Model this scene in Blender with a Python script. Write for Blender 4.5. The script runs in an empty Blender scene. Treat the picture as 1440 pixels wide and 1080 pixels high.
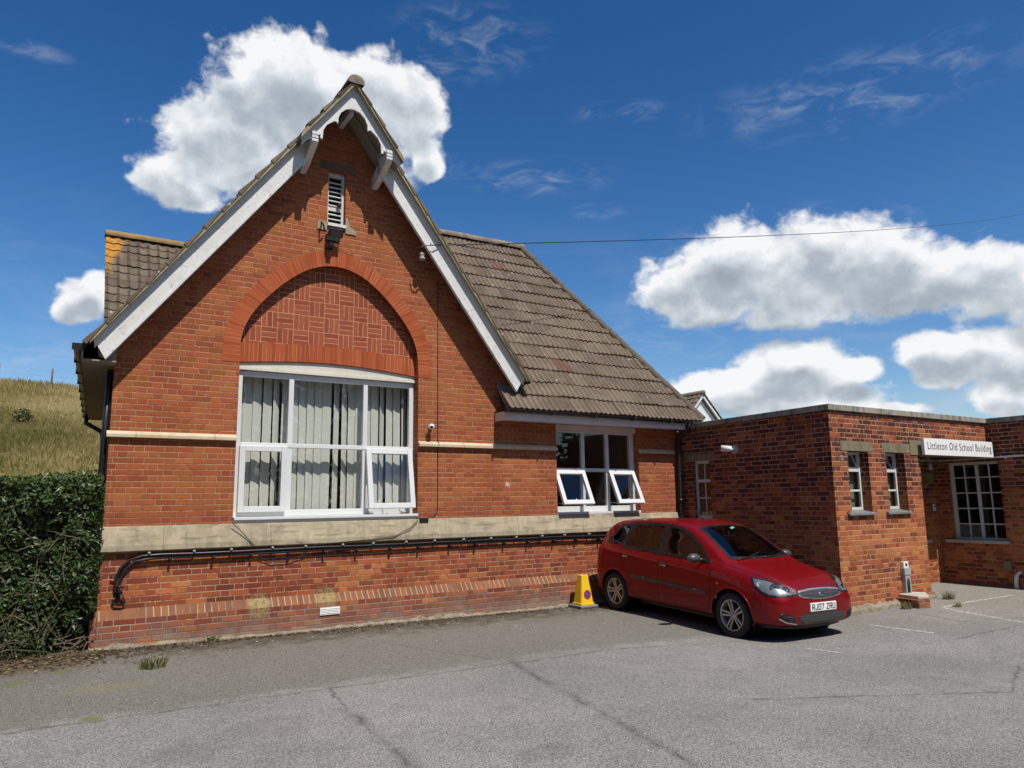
import bpy, bmesh, math, random
from math import sin, cos, tan, pi, radians, sqrt, floor, ceil, atan2
from mathutils import Vector, Matrix, geometry
from mathutils.bvhtree import BVHTree
random.seed(7)
S = bpy.context.scene
C = S.collection
# ------------------------------------------------------------------ camera
EYE = 1.65
cam = bpy.data.cameras.new('camera')
cam_o = bpy.data.objects.new('camera', cam); C.objects.link(cam_o)
cam.sensor_width = 36.0; cam.lens = 1039.27 / 1440 * 36.0
cam.clip_start = 0.05; cam.clip_end = 3000
PIT, ROL, YAW = radians(9.0514), radians(-0.7696), radians(32.2284)
fwd = Vector((sin(YAW) * cos(PIT), cos(YAW) * cos(PIT), sin(PIT)))
rt = Vector((cos(YAW), -sin(YAW), 0)); up = rt.cross(fwd)
r2 = rt * cos(ROL) + up * sin(ROL); u2 = up * cos(ROL) - rt * sin(ROL)
cam_o.matrix_world = Matrix(((r2.x, u2.x, -fwd.x, 0), (r2.y, u2.y, -fwd.y, 0), (r2.z, u2.z, -fwd.z, EYE), (0, 0, 0, 1)))
S.camera = cam_o
# ------------------------------------------------------------------ exposure, sun
S.view_settings.view_transform = 'Standard'; S.view_settings.look = 'None'
S.view_settings.gamma = 1.0; S.view_settings.exposure = 0.03
SKY_STRENGTH = 0.097
LIGHT = Vector((-0.075, 1.0, -1.62)).normalized()         # the way the sunlight travels
sun = bpy.data.lights.new('sun', 'SUN'); sun.energy = 5.0; sun.angle = radians(0.53); sun.color = (1.0, 0.955, 0.88)
sun_o = bpy.data.objects.new('sun', sun); C.objects.link(sun_o)
sun_o.rotation_euler = LIGHT.to_track_quat('-Z', 'Y').to_euler()
SUN_EL = math.asin(-LIGHT.z); SUN_AZ = atan2(-LIGHT.x, -LIGHT.y)
S.cycles.max_bounces = 8; S.cycles.transparent_max_bounces = 12
S.cycles.caustics_reflective = False; S.cycles.caustics_refractive = False
# ------------------------------------------------------------------ node helpers
class NT:
    def __init__(s, tree): s.t = tree; s.t.nodes.clear()
    def n(s, typ, **kw):
        nd = s.t.nodes.new(typ)
        for k, v in kw.items(): setattr(nd, k, v)
        return nd
    def put(s, sock, v):
        if isinstance(v, bpy.types.NodeSocket): s.t.links.new(v, sock)
        elif v is not None:
            if isinstance(v, (tuple, list)) and len(v) == 3 and sock.type == 'RGBA': v = (*v, 1)
            sock.default_value = v
    def m(s, op, a, b=None, c=None, clamp=False):
        nd = s.n('ShaderNodeMath', operation=op, use_clamp=clamp)
        for i, v in enumerate((a, b, c)): s.put(nd.inputs[i], v)
        return nd.outputs[0]
    def vm(s, op, a, b=None, c=None):
        nd = s.n('ShaderNodeVectorMath', operation=op)
        for i, v in enumerate((a, b, c)): s.put(nd.inputs[i], v)
        return nd.outputs['Value'] if op in ('LENGTH', 'DOT_PRODUCT', 'DISTANCE') else nd.outputs[0]
    def sep(s, v):
        nd = s.n('ShaderNodeSeparateXYZ'); s.put(nd.inputs[0], v); return nd.outputs
    def comb(s, x=0.0, y=0.0, z=0.0):
        nd = s.n('ShaderNodeCombineXYZ')
        for i, v in enumerate((x, y, z)): s.put(nd.inputs[i], v)
        return nd.outputs[0]
    def mix(s, f, a, b, blend='MIX'):
        nd = s.n('ShaderNodeMix', data_type='RGBA', blend_type=blend)
        s.put(nd.inputs[0], f); s.put(nd.inputs[6], a); s.put(nd.inputs[7], b); return nd.outputs[2]
    def noise(s, vec, scale, detail=3.0, rough=0.55, col=False, dist=0.0):
        nd = s.n('ShaderNodeTexNoise'); s.put(nd.inputs['Vector'], vec)
        nd.inputs['Scale'].default_value = scale; nd.inputs['Detail'].default_value = detail
        nd.inputs['Roughness'].default_value = rough; nd.inputs['Distortion'].default_value = dist
        return nd.outputs[1 if col else 0]
    def voro(s, vec, scale, feature='F1', out='Distance', rnd=1.0):
        nd = s.n('ShaderNodeTexVoronoi', feature=feature); s.put(nd.inputs['Vector'], vec)
        nd.inputs['Scale'].default_value = scale; nd.inputs['Randomness'].default_value = rnd
        return nd.outputs[out]
    def white(s, vec):
        nd = s.n('ShaderNodeTexWhiteNoise', noise_dimensions='3D'); s.put(nd.inputs['Vector'], vec); return nd.outputs
    def ramp(s, f, stops, interp='LINEAR'):
        nd = s.n('ShaderNodeValToRGB'); cr = nd.color_ramp; cr.interpolation = interp
        while len(cr.elements) < len(stops): cr.elements.new(0.5)
        for e, (p, c) in zip(cr.elements, stops):
            e.position = p; e.color = (*c, 1) if len(c) == 3 else c
        s.put(nd.inputs[0], f); return nd.outputs[0]
    def step(s, x, a, b, lo=0.0, hi=1.0):
        nd = s.n('ShaderNodeMapRange', interpolation_type='SMOOTHSTEP')
        for i, v in enumerate((x, a, b, lo, hi)): s.put(nd.inputs[i], v)
        return nd.outputs[0]
    def pos(s): return s.n('ShaderNodeNewGeometry').outputs['Position']
    def nrm(s): return s.n('ShaderNodeNewGeometry').outputs['True Normal']
    def obj(s): return s.n('ShaderNodeTexCoord').outputs['Object']
    def uv(s): return s.n('ShaderNodeTexCoord').outputs['UV']
    def attr(s, name): return s.n('ShaderNodeAttribute', attribute_name=name).outputs
    def bump(s, h, strength=0.4, dist=0.01, nrm=None):
        nd = s.n('ShaderNodeBump'); s.put(nd.inputs['Height'], h)
        nd.inputs['Strength'].default_value = strength; nd.inputs['Distance'].default_value = dist
        if nrm is not None: s.put(nd.inputs['Normal'], nrm)
        return nd.outputs[0]
    def pbr(s, col, rough=0.8, metal=0.0, bump=None, spec=0.5, coat=0.0, alpha=None, trans=0.0):
        p = s.n('ShaderNodeBsdfPrincipled')
        s.put(p.inputs['Base Color'], col); s.put(p.inputs['Roughness'], rough); s.put(p.inputs['Metallic'], metal)
        s.put(p.inputs['Specular IOR Level'], spec); s.put(p.inputs['Coat Weight'], coat); p.inputs['Coat Roughness'].default_value = 0.04
        if bump is not None: s.put(p.inputs['Normal'], bump)
        if alpha is not None: s.put(p.inputs['Alpha'], alpha)
        if trans: p.inputs['Transmission Weight'].default_value = trans
        s.out(p.outputs[0]); return p
    def out(s, sh):
        o = s.n('ShaderNodeOutputMaterial'); s.t.links.new(sh, o.inputs[0])
def material(name):
    m = bpy.data.materials.new(name); m.use_nodes = True
    return m, NT(m.node_tree)
# ------------------------------------------------------------------ world: sky and clouds
CUMULUS = [(0.251, 0.524, 0.108, 0.06), (0.185, 0.449, 0.098, 0.062), (0.118, 0.398, 0.052, 0.035), (0.363, 0.519, 0.1, 0.059), (0.434, 0.515, 0.043, 0.046), (0.445, 0.451, 0.026, 0.03), (0.296, 0.45, 0.143, 0.068), (0.141, 0.376, 0.038, 0.018), (0.02, 0.238, 0.026, 0.028), (0.034, 0.256, 0.018, 0.021), (0.009, 0.226, 0.019, 0.018), (0.789, 0.277, 0.062, 0.044), (0.865, 0.298, 0.086, 0.059), (0.952, 0.279, 0.102, 0.066), (1.031, 0.277, 0.083, 0.052), (0.843, 0.245, 0.068, 0.027), (1.11, 0.253, 0.051, 0.039), (1.159, 0.24, 0.054, 0.049), (1.196, 0.214, 0.045, 0.042), (0.932, 0.233, 0.086, 0.025), (1.064, 0.243, 0.084, 0.038), (0.864, 0.14, 0.084, 0.029), (0.931, 0.165, 0.068, 0.036), (0.997, 0.153, 0.04, 0.017), (0.805, 0.136, 0.05, 0.026), (0.924, 0.123, 0.118, 0.023), (1.028, 0.103, 0.054, 0.01), (1.087, 0.172, 0.043, 0.025), (1.141, 0.166, 0.062, 0.029), (1.186, 0.152, 0.039, 0.031), (1.099, 0.14, 0.032, 0.017), (1.159, 0.114, 0.04, 0.024),
    (1.6, 0.3, 0.16, 0.07), (1.75, 0.27, 0.12, 0.06), (-0.5, 0.3, 0.14, 0.06), (-0.62, 0.27, 0.1, 0.05), (2.6, 0.30, 0.16, 0.06), (-2.6, 0.35, 0.14, 0.06)]
WISPS = [(0.722, 0.503, 0.07, 0.015), (0.607, 0.429, 0.111, 0.025), (0.686, 0.381, 0.04, 0.013), (0.496, 0.59, 0.125, 0.047), (1.029, 0.48, 0.198, 0.046), (0.485, 0.443, 0.041, 0.018), (-0.054, 0.501, 0.049, 0.01), (-0.012, 0.173, 0.076, 0.024), (0.757, 0.209, 0.15, 0.038), (0.93, 0.331, 0.174, 0.035)]
def build_world():
    w = bpy.data.worlds.new('World'); S.world = w; w.use_nodes = True
    t = NT(w.node_tree)
    sky = t.n('ShaderNodeTexSky', sky_type='NISHITA'); sky.sun_disc = False
    sky.sun_elevation = SUN_EL; sky.sun_rotation = SUN_AZ
    sky.air_density = 1.0; sky.dust_density = 0.6; sky.ozone_density = 2.0; sky.altitude = 50
    D = t.n('ShaderNodeTexCoord').outputs['Generated']
    D = t.vm('NORMALIZE', D)
    x, y, z = t.sep(D)
    az = t.m('ARCTAN2', x, y); el = t.m('ARCSINE', z)
    P = t.comb(az, el, 0.0)
    def field(P, blobs, k):
        f = None
        for a, e, ra, re in blobs:
            q = t.vm('MULTIPLY_ADD', P, (1 / ra, 1 / re, 0), (-a / ra, -e / re, 0))
            l = t.vm('LENGTH', q)
            f = l if f is None else t.m('SMOOTH_MIN', f, l, k)
        return t.m('SUBTRACT', 1.0, f)
    def puffs(P):
        Q = t.vm('MULTIPLY', P, (1.0, 1.2, 1.0))
        W = t.vm('MULTIPLY_ADD', t.noise(Q, 14, 3, 0.6, col=True), (0.03, 0.03, 0), Q)
        a = t.voro(W, 20, 'SMOOTH_F1'); c = t.noise(W, 40, 7, 0.60)
        n1 = t.noise(W, 9, 3, 0.5)
        s = t.m('MULTIPLY_ADD', a, -0.50, 0.24)
        s = t.m('MULTIPLY_ADD', t.voro(W, 47, 'SMOOTH_F1'), -0.34, s)
        s = t.m('MULTIPLY_ADD', c, 0.78, s)
        return t.m('MULTIPLY_ADD', n1, 0.55, s)
    def soft(P):
        W = t.vm('MULTIPLY_ADD', t.noise(P, 12, 2, 0.5, col=True), (0.02, 0.02, 0), P)
        return t.m('MULTIPLY_ADD', t.voro(W, 15, 'SMOOTH_F1'), -0.8, t.m('MULTIPLY', t.noise(W, 20, 4, 0.55), 0.9))
    F = field(P, CUMULUS, 0.22)
    N = puffs(P)
    P2 = t.vm('ADD', P, (0.004, 0.016, 0))
    P3 = t.vm('ADD', P, (0.004, 0.026, 0))
    F3 = field(P3, CUMULUS, 0.3)
    dens = t.m('ADD', F, t.m('SUBTRACT', N, 0.47))
    mask = t.step(dens, -0.05, 0.32)
    # shading: bright tops and rims, grey where much cloud lies above
    thick = t.step(t.m('ADD', F3, t.m('MULTIPLY', t.m('SUBTRACT', N, 0.4), 0.5)), 0.0, 0.72)
    rel = t.m('MULTIPLY', t.m('SUBTRACT', soft(P), soft(P2)), 1.15)
    lit = t.m('SUBTRACT', 1.04, t.m('MULTIPLY', thick, 0.62))
    lit = t.m('ADD', lit, rel)
    lit = t.m('MULTIPLY_ADD', t.m('SUBTRACT', t.noise(P, 11, 3, 0.5), 0.5), 0.55, lit, clamp=True)
    ccol = t.ramp(lit, [(0.0, (0.36, 0.42, 0.49)), (0.35, (0.50, 0.57, 0.64)), (0.7, (0.77, 0.83, 0.89)), (1.0, (1.06, 1.07, 1.08))])
    fringe = t.m('MULTIPLY', t.step(t.m('MULTIPLY_ADD', t.noise(t.vm('MULTIPLY', P, (1, 1.5, 1)), 34, 8, 0.7, dist=0.6), 1.1, t.m('SUBTRACT', F, 0.62)), 0.0, 0.4), 0.5)
    mask = t.m('MAXIMUM', mask, fringe)
    # wisps
    WF = field(P, WISPS, 0.3)
    wq = t.vm('MULTIPLY', P, (1.0, 2.6, 1.0))
    wn = t.noise(wq, 16, 7, 0.62, dist=0.7)
    wm = t.m('MULTIPLY', t.step(WF, -0.25, 0.8), t.step(wn, 0.42, 0.78), clamp=True)
    wm = t.m('MULTIPLY', wm, 0.38)
    # faint high veil everywhere near the horizon
    veil = t.m('MULTIPLY', t.step(t.noise(wq, 5, 6, 0.6, dist=0.5), 0.45, 0.8), t.step(el, 0.42, 0.08), clamp=True)
    wm = t.m('MAXIMUM', wm, t.m('MULTIPLY', veil, 0.35))
    hsv = t.n('ShaderNodeHueSaturation'); hsv.inputs['Hue'].default_value = 0.506; hsv.inputs['Saturation'].default_value = 1.38; t.put(hsv.inputs['Value'], t.step(el, 0.65, 0.05, 1.02, 1.26))
    t.put(hsv.inputs['Color'], sky.outputs[0])
    b1 = t.n('ShaderNodeBackground'); t.put(b1.inputs[0], hsv.outputs[0]); b1.inputs[1].default_value = SKY_STRENGTH
    bw = t.n('ShaderNodeBackground'); t.put(bw.inputs[0], (0.75, 0.80, 0.88)); bw.inputs[1].default_value = 0.80
    b2 = t.n('ShaderNodeBackground'); t.put(b2.inputs[0], ccol); b2.inputs[1].default_value = 0.86
    m1 = t.n('ShaderNodeMixShader'); t.put(m1.inputs[0], wm); t.t.links.new(b1.outputs[0], m1.inputs[1]); t.t.links.new(bw.outputs[0], m1.inputs[2])
    m2 = t.n('ShaderNodeMixShader'); t.put(m2.inputs[0], mask); t.t.links.new(m1.outputs[0], m2.inputs[1]); t.t.links.new(b2.outputs[0], m2.inputs[2])
    o = t.n('ShaderNodeOutputWorld'); t.t.links.new(m2.outputs[0], o.inputs[0])
    w.cycles.sampling_method = 'MANUAL'; w.cycles.sample_map_resolution = 512
build_world()
# ------------------------------------------------------------------ object helpers
def tag(o, label=None, cat=None, group=None, kind=None):
    if label: o['label'] = label
    if cat: o['category'] = cat
    if group: o['group'] = group
    if kind: o['kind'] = kind
    return o
def thing(name, label, cat, loc=(0, 0, 0), group=None):
    o = bpy.data.objects.new(name, None); o.empty_display_size = 0.2; o.location = loc
    C.objects.link(o); return tag(o, label, cat, group)
def origin(o):
    v = Vector((0, 0, 0))
    while o is not None: v += o.location; o = o.parent
    return v
class MB:
    def __init__(s): s.v = []; s.f = []; s.mi = []; s.uv = []; s.sm = []; s.cur = 0
    def add(s, vs, fs, uvs=None, smooth=False):
        b = len(s.v); s.v += [tuple(v) for v in vs]
        for k, f in enumerate(fs):
            s.f.append(tuple(b + i for i in f)); s.mi.append(s.cur); s.sm.append(smooth)
            s.uv.append([uvs[i] for i in f] if uvs else None)
    def box(s, x0, y0, z0, x1, y1, z1):
        if x0 > x1: x0, x1 = x1, x0
        if y0 > y1: y0, y1 = y1, y0
        if z0 > z1: z0, z1 = z1, z0
        s.add([(x0, y0, z0), (x1, y0, z0), (x1, y1, z0), (x0, y1, z0), (x0, y0, z1), (x1, y0, z1), (x1, y1, z1), (x0, y1, z1)],
              [(0, 3, 2, 1), (4, 5, 6, 7), (0, 1, 5, 4), (1, 2, 6, 5), (2, 3, 7, 6), (3, 0, 4, 7)])
    def obox(s, c, ax, ay, az, hx, hy, hz):
        c = Vector(c); ax = Vector(ax).normalized(); ay = Vector(ay).normalized(); az = Vector(az).normalized()
        vs = [c + ax * (hx * i) + ay * (hy * j) + az * (hz * k) for k in (-1, 1) for j in (-1, 1) for i in (-1, 1)]
        s.add(vs, [(0, 2, 3, 1), (4, 5, 7, 6), (0, 1, 5, 4), (1, 3, 7, 5), (3, 2, 6, 7), (2, 0, 4, 6)])
    def prism(s, pts, axis, d0, d1, holes=()):
        """2-D outline (ccw or cw) with holes, swept along an axis; pts are (x,z) for 'y', (y,z) for 'x', (x,y) for 'z'"""
        def mk(p, d):
            return (p[0], d, p[1]) if axis == 'y' else (d, p[0], p[1]) if axis == 'x' else (p[0], p[1], d)
        loops = [list(pts)] + [list(h) for h in holes]
        flat = [p for l in loops for p in l]
        tris = geometry.tessellate_polygon([[Vector((p[0], p[1], 0)) for p in l] for l in loops])
        n = len(flat)
        vs = [mk(p, d0) for p in flat] + [mk(p, d1) for p in flat]
        fs = [tuple(t) for t in tris] + [tuple(i + n for i in reversed(t)) for t in tris]
        b = 0
        for l in loops:
            k = len(l)
            for i in range(k):
                j = (i + 1) % k; fs.append((b + i, b + j, b + j + n, b + i + n))
            b += k
        s.add(vs, fs)
    def tube(s, pts, r, n=8, caps=True, smooth=True):
        pts = [Vector(p) for p in pts]; vs = []; fs = []
        rr = r if isinstance(r, (list, tuple)) else [r] * len(pts)
        ref = None
        for i, p in enumerate(pts):
            d = (pts[min(i + 1, len(pts) - 1)] - pts[max(i - 1, 0)]).normalized()
            if ref is None: ref = Vector((0, 0, 1)) if abs(d.z) < 0.9 else Vector((1, 0, 0))
            a = d.cross(ref).normalized(); b = a.cross(d).normalized(); ref = b
            for k in range(n):
                t = 2 * pi * k / n; vs.append(p + a * (cos(t) * rr[i]) + b * (sin(t) * rr[i]))
        for i in range(len(pts) - 1):
            for k in range(n):
                k2 = (k + 1) % n; fs.append((i * n + k, i * n + k2, (i + 1) * n + k2, (i + 1) * n + k))
        if caps: fs.append(tuple(range(n - 1, -1, -1))); fs.append(tuple(range((len(pts) - 1) * n, len(pts) * n)))
        s.add(vs, fs, smooth=smooth)
    def lathe(s, prof, c, axis=(0, 0, 1), n=24, smooth=True):
        """prof: list of (radius, height) along axis from c"""
        c = Vector(c); d = Vector(axis).normalized()
        a = d.cross(Vector((0, 0, 1)) if abs(d.z) < 0.9 else Vector((1, 0, 0))).normalized(); b = d.cross(a)
        vs = []; fs = []
        for r, h in prof:
            for k in range(n):
                t = 2 * pi * k / n; vs.append(c + d * h + a * (cos(t) * r) + b * (sin(t) * r))
        for i in range(len(prof) - 1):
            for k in range(n):
                k2 = (k + 1) % n; fs.append((i * n + k, i * n + k2, (i + 1) * n + k2, (i + 1) * n + k))
        s.add(vs, fs, smooth=smooth)
    def build(s, name, mats, parent=None, local=False, bevel=0.0, fix=True):
        me = bpy.data.meshes.new(name)
        off = Vector((0, 0, 0)) if (parent is None or local) else origin(parent)
        me.from_pydata([(v[0] - off.x, v[1] - off.y, v[2] - off.z) for v in s.v], [], s.f)
        if not isinstance(mats, (list, tuple)): mats = [mats]
        for m in mats: me.materials.append(m)
        me.polygons.foreach_set('material_index', s.mi); me.polygons.foreach_set('use_smooth', s.sm)
        if any(u is not None for u in s.uv):
            ul = me.uv_layers.new(name='UVMap'); k = 0
            for u, f in zip(s.uv, s.f):
                for i in range(len(f)):
                    if u is not None: ul.data[k].uv = u[i]
                    k += 1
        if fix:
            bm = bmesh.new(); bm.from_mesh(me); bmesh.ops.recalc_face_normals(bm, faces=bm.faces); bm.to_mesh(me); bm.free()
        me.update()
        o = bpy.data.objects.new(name, me); C.objects.link(o)
        if parent is not None: o.parent = parent
        if bevel:
            b = o.modifiers.new('bevel', 'BEVEL'); b.width = bevel; b.segments = 2; b.limit_method = 'ANGLE'; b.angle_limit = radians(40)
        return o
def text_mesh(name, body, size, m, parent, matrix, depth=0.002, width=None, weight=0.0, height=None, space=1.0):
    cu = bpy.data.curves.new(name, 'FONT'); cu.body = body; cu.space_character = space; cu.size = size; cu.extrude = depth; cu.offset = weight
    cu.align_x = 'CENTER'; cu.align_y = 'CENTER'
    tmp = bpy.data.objects.new(name, cu); C.objects.link(tmp)
    dg = bpy.context.evaluated_depsgraph_get()
    me = bpy.data.meshes.new_from_object(tmp.evaluated_get(dg)); bpy.data.objects.remove(tmp)
    xs = [v.co.x for v in me.vertices]; ys = [v.co.y for v in me.vertices]
    cx, cy = (max(xs) + min(xs)) / 2, (max(ys) + min(ys)) / 2
    sx = width / (max(xs) - min(xs)) if width else 1.0
    sy = height / (max(ys) - min(ys)) if height else 1.0
    for v in me.vertices: v.co = matrix @ Vector(((v.co.x - cx) * sx, (v.co.y - cy) * sy, v.co.z))
    me.materials.clear(); me.materials.append(m); me.name = name
    o = bpy.data.objects.new(name, me); C.objects.link(o); o.parent = parent
    return o
# ------------------------------------------------------------------ materials
def wall_uv(t, zoff=0.0, uoff=0.0):
    """metres along a wall (x for walls facing the road, y for the returns) and up it"""
    x, y, z = t.sep(t.pos()); nx = t.m('ABSOLUTE', t.sep(t.nrm())[0])
    u = t.m('ADD', t.mix_f(t.m('GREATER_THAN', nx, 0.6), x, y), uoff)
    return u, t.m('ADD', z, zoff)
def _mixf(s, f, a, b):
    nd = s.n('ShaderNodeMix', data_type='FLOAT'); s.put(nd.inputs[0], f); s.put(nd.inputs[2], a); s.put(nd.inputs[3], b); return nd.outputs[0]
NT.mix_f = _mixf
def brick_material(name, palette, mortar, h=0.0719, per=0.338, mw=0.0085, zoff=0.0, uoff=0.0, grime=None, mortar_var=0.5, stains=(), light=1.0, drop=0.75, updark=None, spread=0.85):
    m, t = material(name)
    u, v = wall_uv(t, zoff, uoff)
    p3 = t.pos()
    wob = t.noise(p3, 9, 2, 0.5, col=True); wx, wy, _ = t.sep(wob)
    u = t.m('MULTIPLY_ADD', t.m('SUBTRACT', wx, 0.5), 0.010, u)
    v = t.m('MULTIPLY_ADD', t.m('SUBTRACT', wy, 0.5), 0.007, v)
    row = t.m('FLOOR', t.m('DIVIDE', v, h)); fv = t.m('FRACT', t.m('DIVIDE', v, h))
    rj = t.white(t.comb(row, 3.7, 1.1))[0]
    shift = t.m('MULTIPLY', t.m('FLOORED_MODULO', row, 2.0), 0.5)
    q = t.m('ADD', t.m('DIVIDE', u, per), t.m('MULTIPLY_ADD', rj, 0.07, shift))
    cell = t.m('FLOOR', q); fq = t.m('FRACT', q)
    hd = t.m('GREATER_THAN', fq, 0.6667)
    lu = t.mix_f(hd, fq, t.m('SUBTRACT', fq, 0.6667))
    wd = t.mix_f(hd, 0.6667, 0.3333)
    du = t.m('MULTIPLY', t.m('MINIMUM', lu, t.m('SUBTRACT', wd, lu)), per)
    dv = t.m('MULTIPLY', t.m('MINIMUM', fv, t.m('SUBTRACT', 1.0, fv)), h)
    d = t.m('MINIMUM', du, dv)
    fine = t.noise(p3, 120, 3, 0.6); med = t.noise(p3, 28, 3, 0.55); big = t.noise(p3, 1.1, 4, 0.6)
    d = t.m('MULTIPLY_ADD', t.m('SUBTRACT', med, 0.5), 0.006, d)
    mort = t.step(d, mw * 0.5, mw * 0.5 + 0.0035, 1.0, 0.0)
    rnd = t.white(t.comb(t.m('MULTIPLY_ADD', cell, 2.0, hd), row, 0.5))
    idx = t.m('ADD', t.m('MULTIPLY_ADD', rnd[0], spread, 0.5 - spread / 2), t.m('MULTIPLY', t.m('SUBTRACT', big, 0.5), 1.2), clamp=True)
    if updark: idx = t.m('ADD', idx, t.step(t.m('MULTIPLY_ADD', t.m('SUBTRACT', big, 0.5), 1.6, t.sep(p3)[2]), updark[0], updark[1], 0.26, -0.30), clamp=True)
    col = t.ramp(idx, palette)
    col = t.mix(t.m('MULTIPLY', t.m('SUBTRACT', t.noise(p3, 45, 4, 0.65), 0.35), 1.1, clamp=True), col, t.mix(0.55, col, palette[0][1]), 'MIX')
    hs = t.n('ShaderNodeHueSaturation'); t.put(hs.inputs['Color'], col)
    t.put(hs.inputs['Value'], t.m('MULTIPLY_ADD', t.sep(rnd[1])[1], 0.24, 0.86 * light)); t.put(hs.inputs['Hue'], t.m('MULTIPLY_ADD', t.sep(rnd[1])[2], 0.016, 0.492))
    col = hs.outputs[0]
    # hard dark fire marks and chips on single bricks
    chip = t.m('MULTIPLY', t.step(t.noise(p3, 22, 4, 0.7), 0.62, 0.72), 0.55)
    col = t.mix(chip, col, (0.07, 0.03, 0.025))
    mcol = t.mix(t.m('MULTIPLY', t.noise(p3, 3.0, 5, 0.7), mortar_var), mortar, tuple(c * 0.35 for c in mortar))
    mcol = t.mix(t.m('MULTIPLY', t.step(t.m('MULTIPLY_ADD', t.noise(p3, 13, 4, 0.7), 0.55, t.m('MULTIPLY', t.noise(p3, 2.3, 3, 0.6), 0.5)), 0.50, 0.62), drop), mcol, palette[len(palette) // 2][1])
    col = t.mix(mort, col, mcol)
    if grime:                       # (height it starts, height it is full, colour, amount): rising damp with its own ragged edge
        for z0, z1, gc, amt in grime:
            zz = t.sep(p3)[2]
            g = t.step(t.m('MULTIPLY_ADD', t.m('SUBTRACT', t.noise(p3, 2.2, 5, 0.65), 0.5), 0.7, zz), z0, z1)
            col = t.mix(t.m('MULTIPLY', g, t.m('MULTIPLY', t.noise(p3, 14, 4, 0.7), amt), clamp=True), col, gc)
    for (sx, sy, sz, sr, sc, amt) in stains:
        dd = t.vm('DISTANCE', p3, (sx, sy, sz))
        dd = t.m('MULTIPLY_ADD', t.m('SUBTRACT', t.noise(p3, 20, 4, 0.7), 0.5), 0.22, dd)
        col = t.mix(t.m('MULTIPLY', t.step(dd, sr * 0.6, sr * 1.1, 1.0, 0.0), t.m('MULTIPLY', t.step(t.noise(p3, 30, 4, 0.7), 0.35, 0.6), amt)), col, sc)
    hgt = t.m('ADD', t.m('MULTIPLY', mort, -0.8), t.m('MULTIPLY_ADD', fine, 0.35, t.m('MULTIPLY', t.sep(rnd[1])[0], 0.35)))
    t.pbr(col, 0.9, bump=t.bump(hgt, 1.0, 0.018), spec=0.2)
    return m
PAL_MAIN = [(0.0, (0.21, 0.056, 0.026)), (0.2, (0.305, 0.082, 0.031)), (0.5, (0.355, 0.102, 0.035)), (0.85, (0.39, 0.120, 0.040)), (1.0, (0.41, 0.14, 0.048))]
PAL_LOW = [(0.0, (0.17, 0.045, 0.027)), (0.3, (0.25, 0.060, 0.029)), (0.6, (0.33, 0.086, 0.034)), (0.85, (0.42, 0.12, 0.040)), (1.0, (0.50, 0.17, 0.058))]
PAL_ANX = [(0.0, (0.085, 0.028, 0.022)), (0.25, (0.165, 0.044, 0.024)), (0.5, (0.295, 0.080, 0.030)), (0.75, (0.395, 0.117, 0.038)), (1.0, (0.48, 0.17, 0.055))]
M = {}
M['brick'] = brick_material('brick_orange_red', PAL_MAIN, (0.58, 0.32, 0.195), zoff=-0.01, spread=0.62, mw=0.0078, mortar_var=0.5, drop=0.65, grime=[(1.75, 1.45, (0.20, 0.06, 0.045), 0.45)],
                            stains=[(6.2, 10, 1.92, 0.05, (0.7, 0.62, 0.5), 0.9)])
M['brick_low'] = brick_material('brick_low_wall', PAL_LOW, (0.56, 0.36, 0.23), zoff=-0.03, uoff=0.11,
                                stains=[(2.43, 9.93, 0.40, 0.17, (0.33, 0.27, 0.13), 0.85), (3.30, 9.93, 0.44, 0.17, (0.30, 0.25, 0.13), 0.85)])
M['brick_base'] = brick_material('brick_plinth', PAL_LOW, (0.50, 0.40, 0.30), zoff=-0.015, uoff=0.2, mw=0.010, grime=[(0.46, 0.10, (0.20, 0.12, 0.095), 1.15), (0.22, 0.0, (0.34, 0.28, 0.22), 0.9)],
                                 stains=[(1.15, 9.9, -0.02, 0.20, (0.50, 0.16, 0.05), 0.8), (2.43, 9.9, 0.36, 0.15, (0.33, 0.27, 0.13), 0.85), (3.30, 9.9, 0.38, 0.14, (0.30, 0.25, 0.13), 0.85)])
M['brick_annexe'] = brick_material('brick_annexe', PAL_ANX, (0.62, 0.38, 0.24), drop=0.7, updark=(1.0, 2.3), h=0.0735, per=0.338, mw=0.009, zoff=0.02, grime=[(0.15, -0.05, (0.26, 0.2, 0.16), 0.8)], light=1.05)
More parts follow.
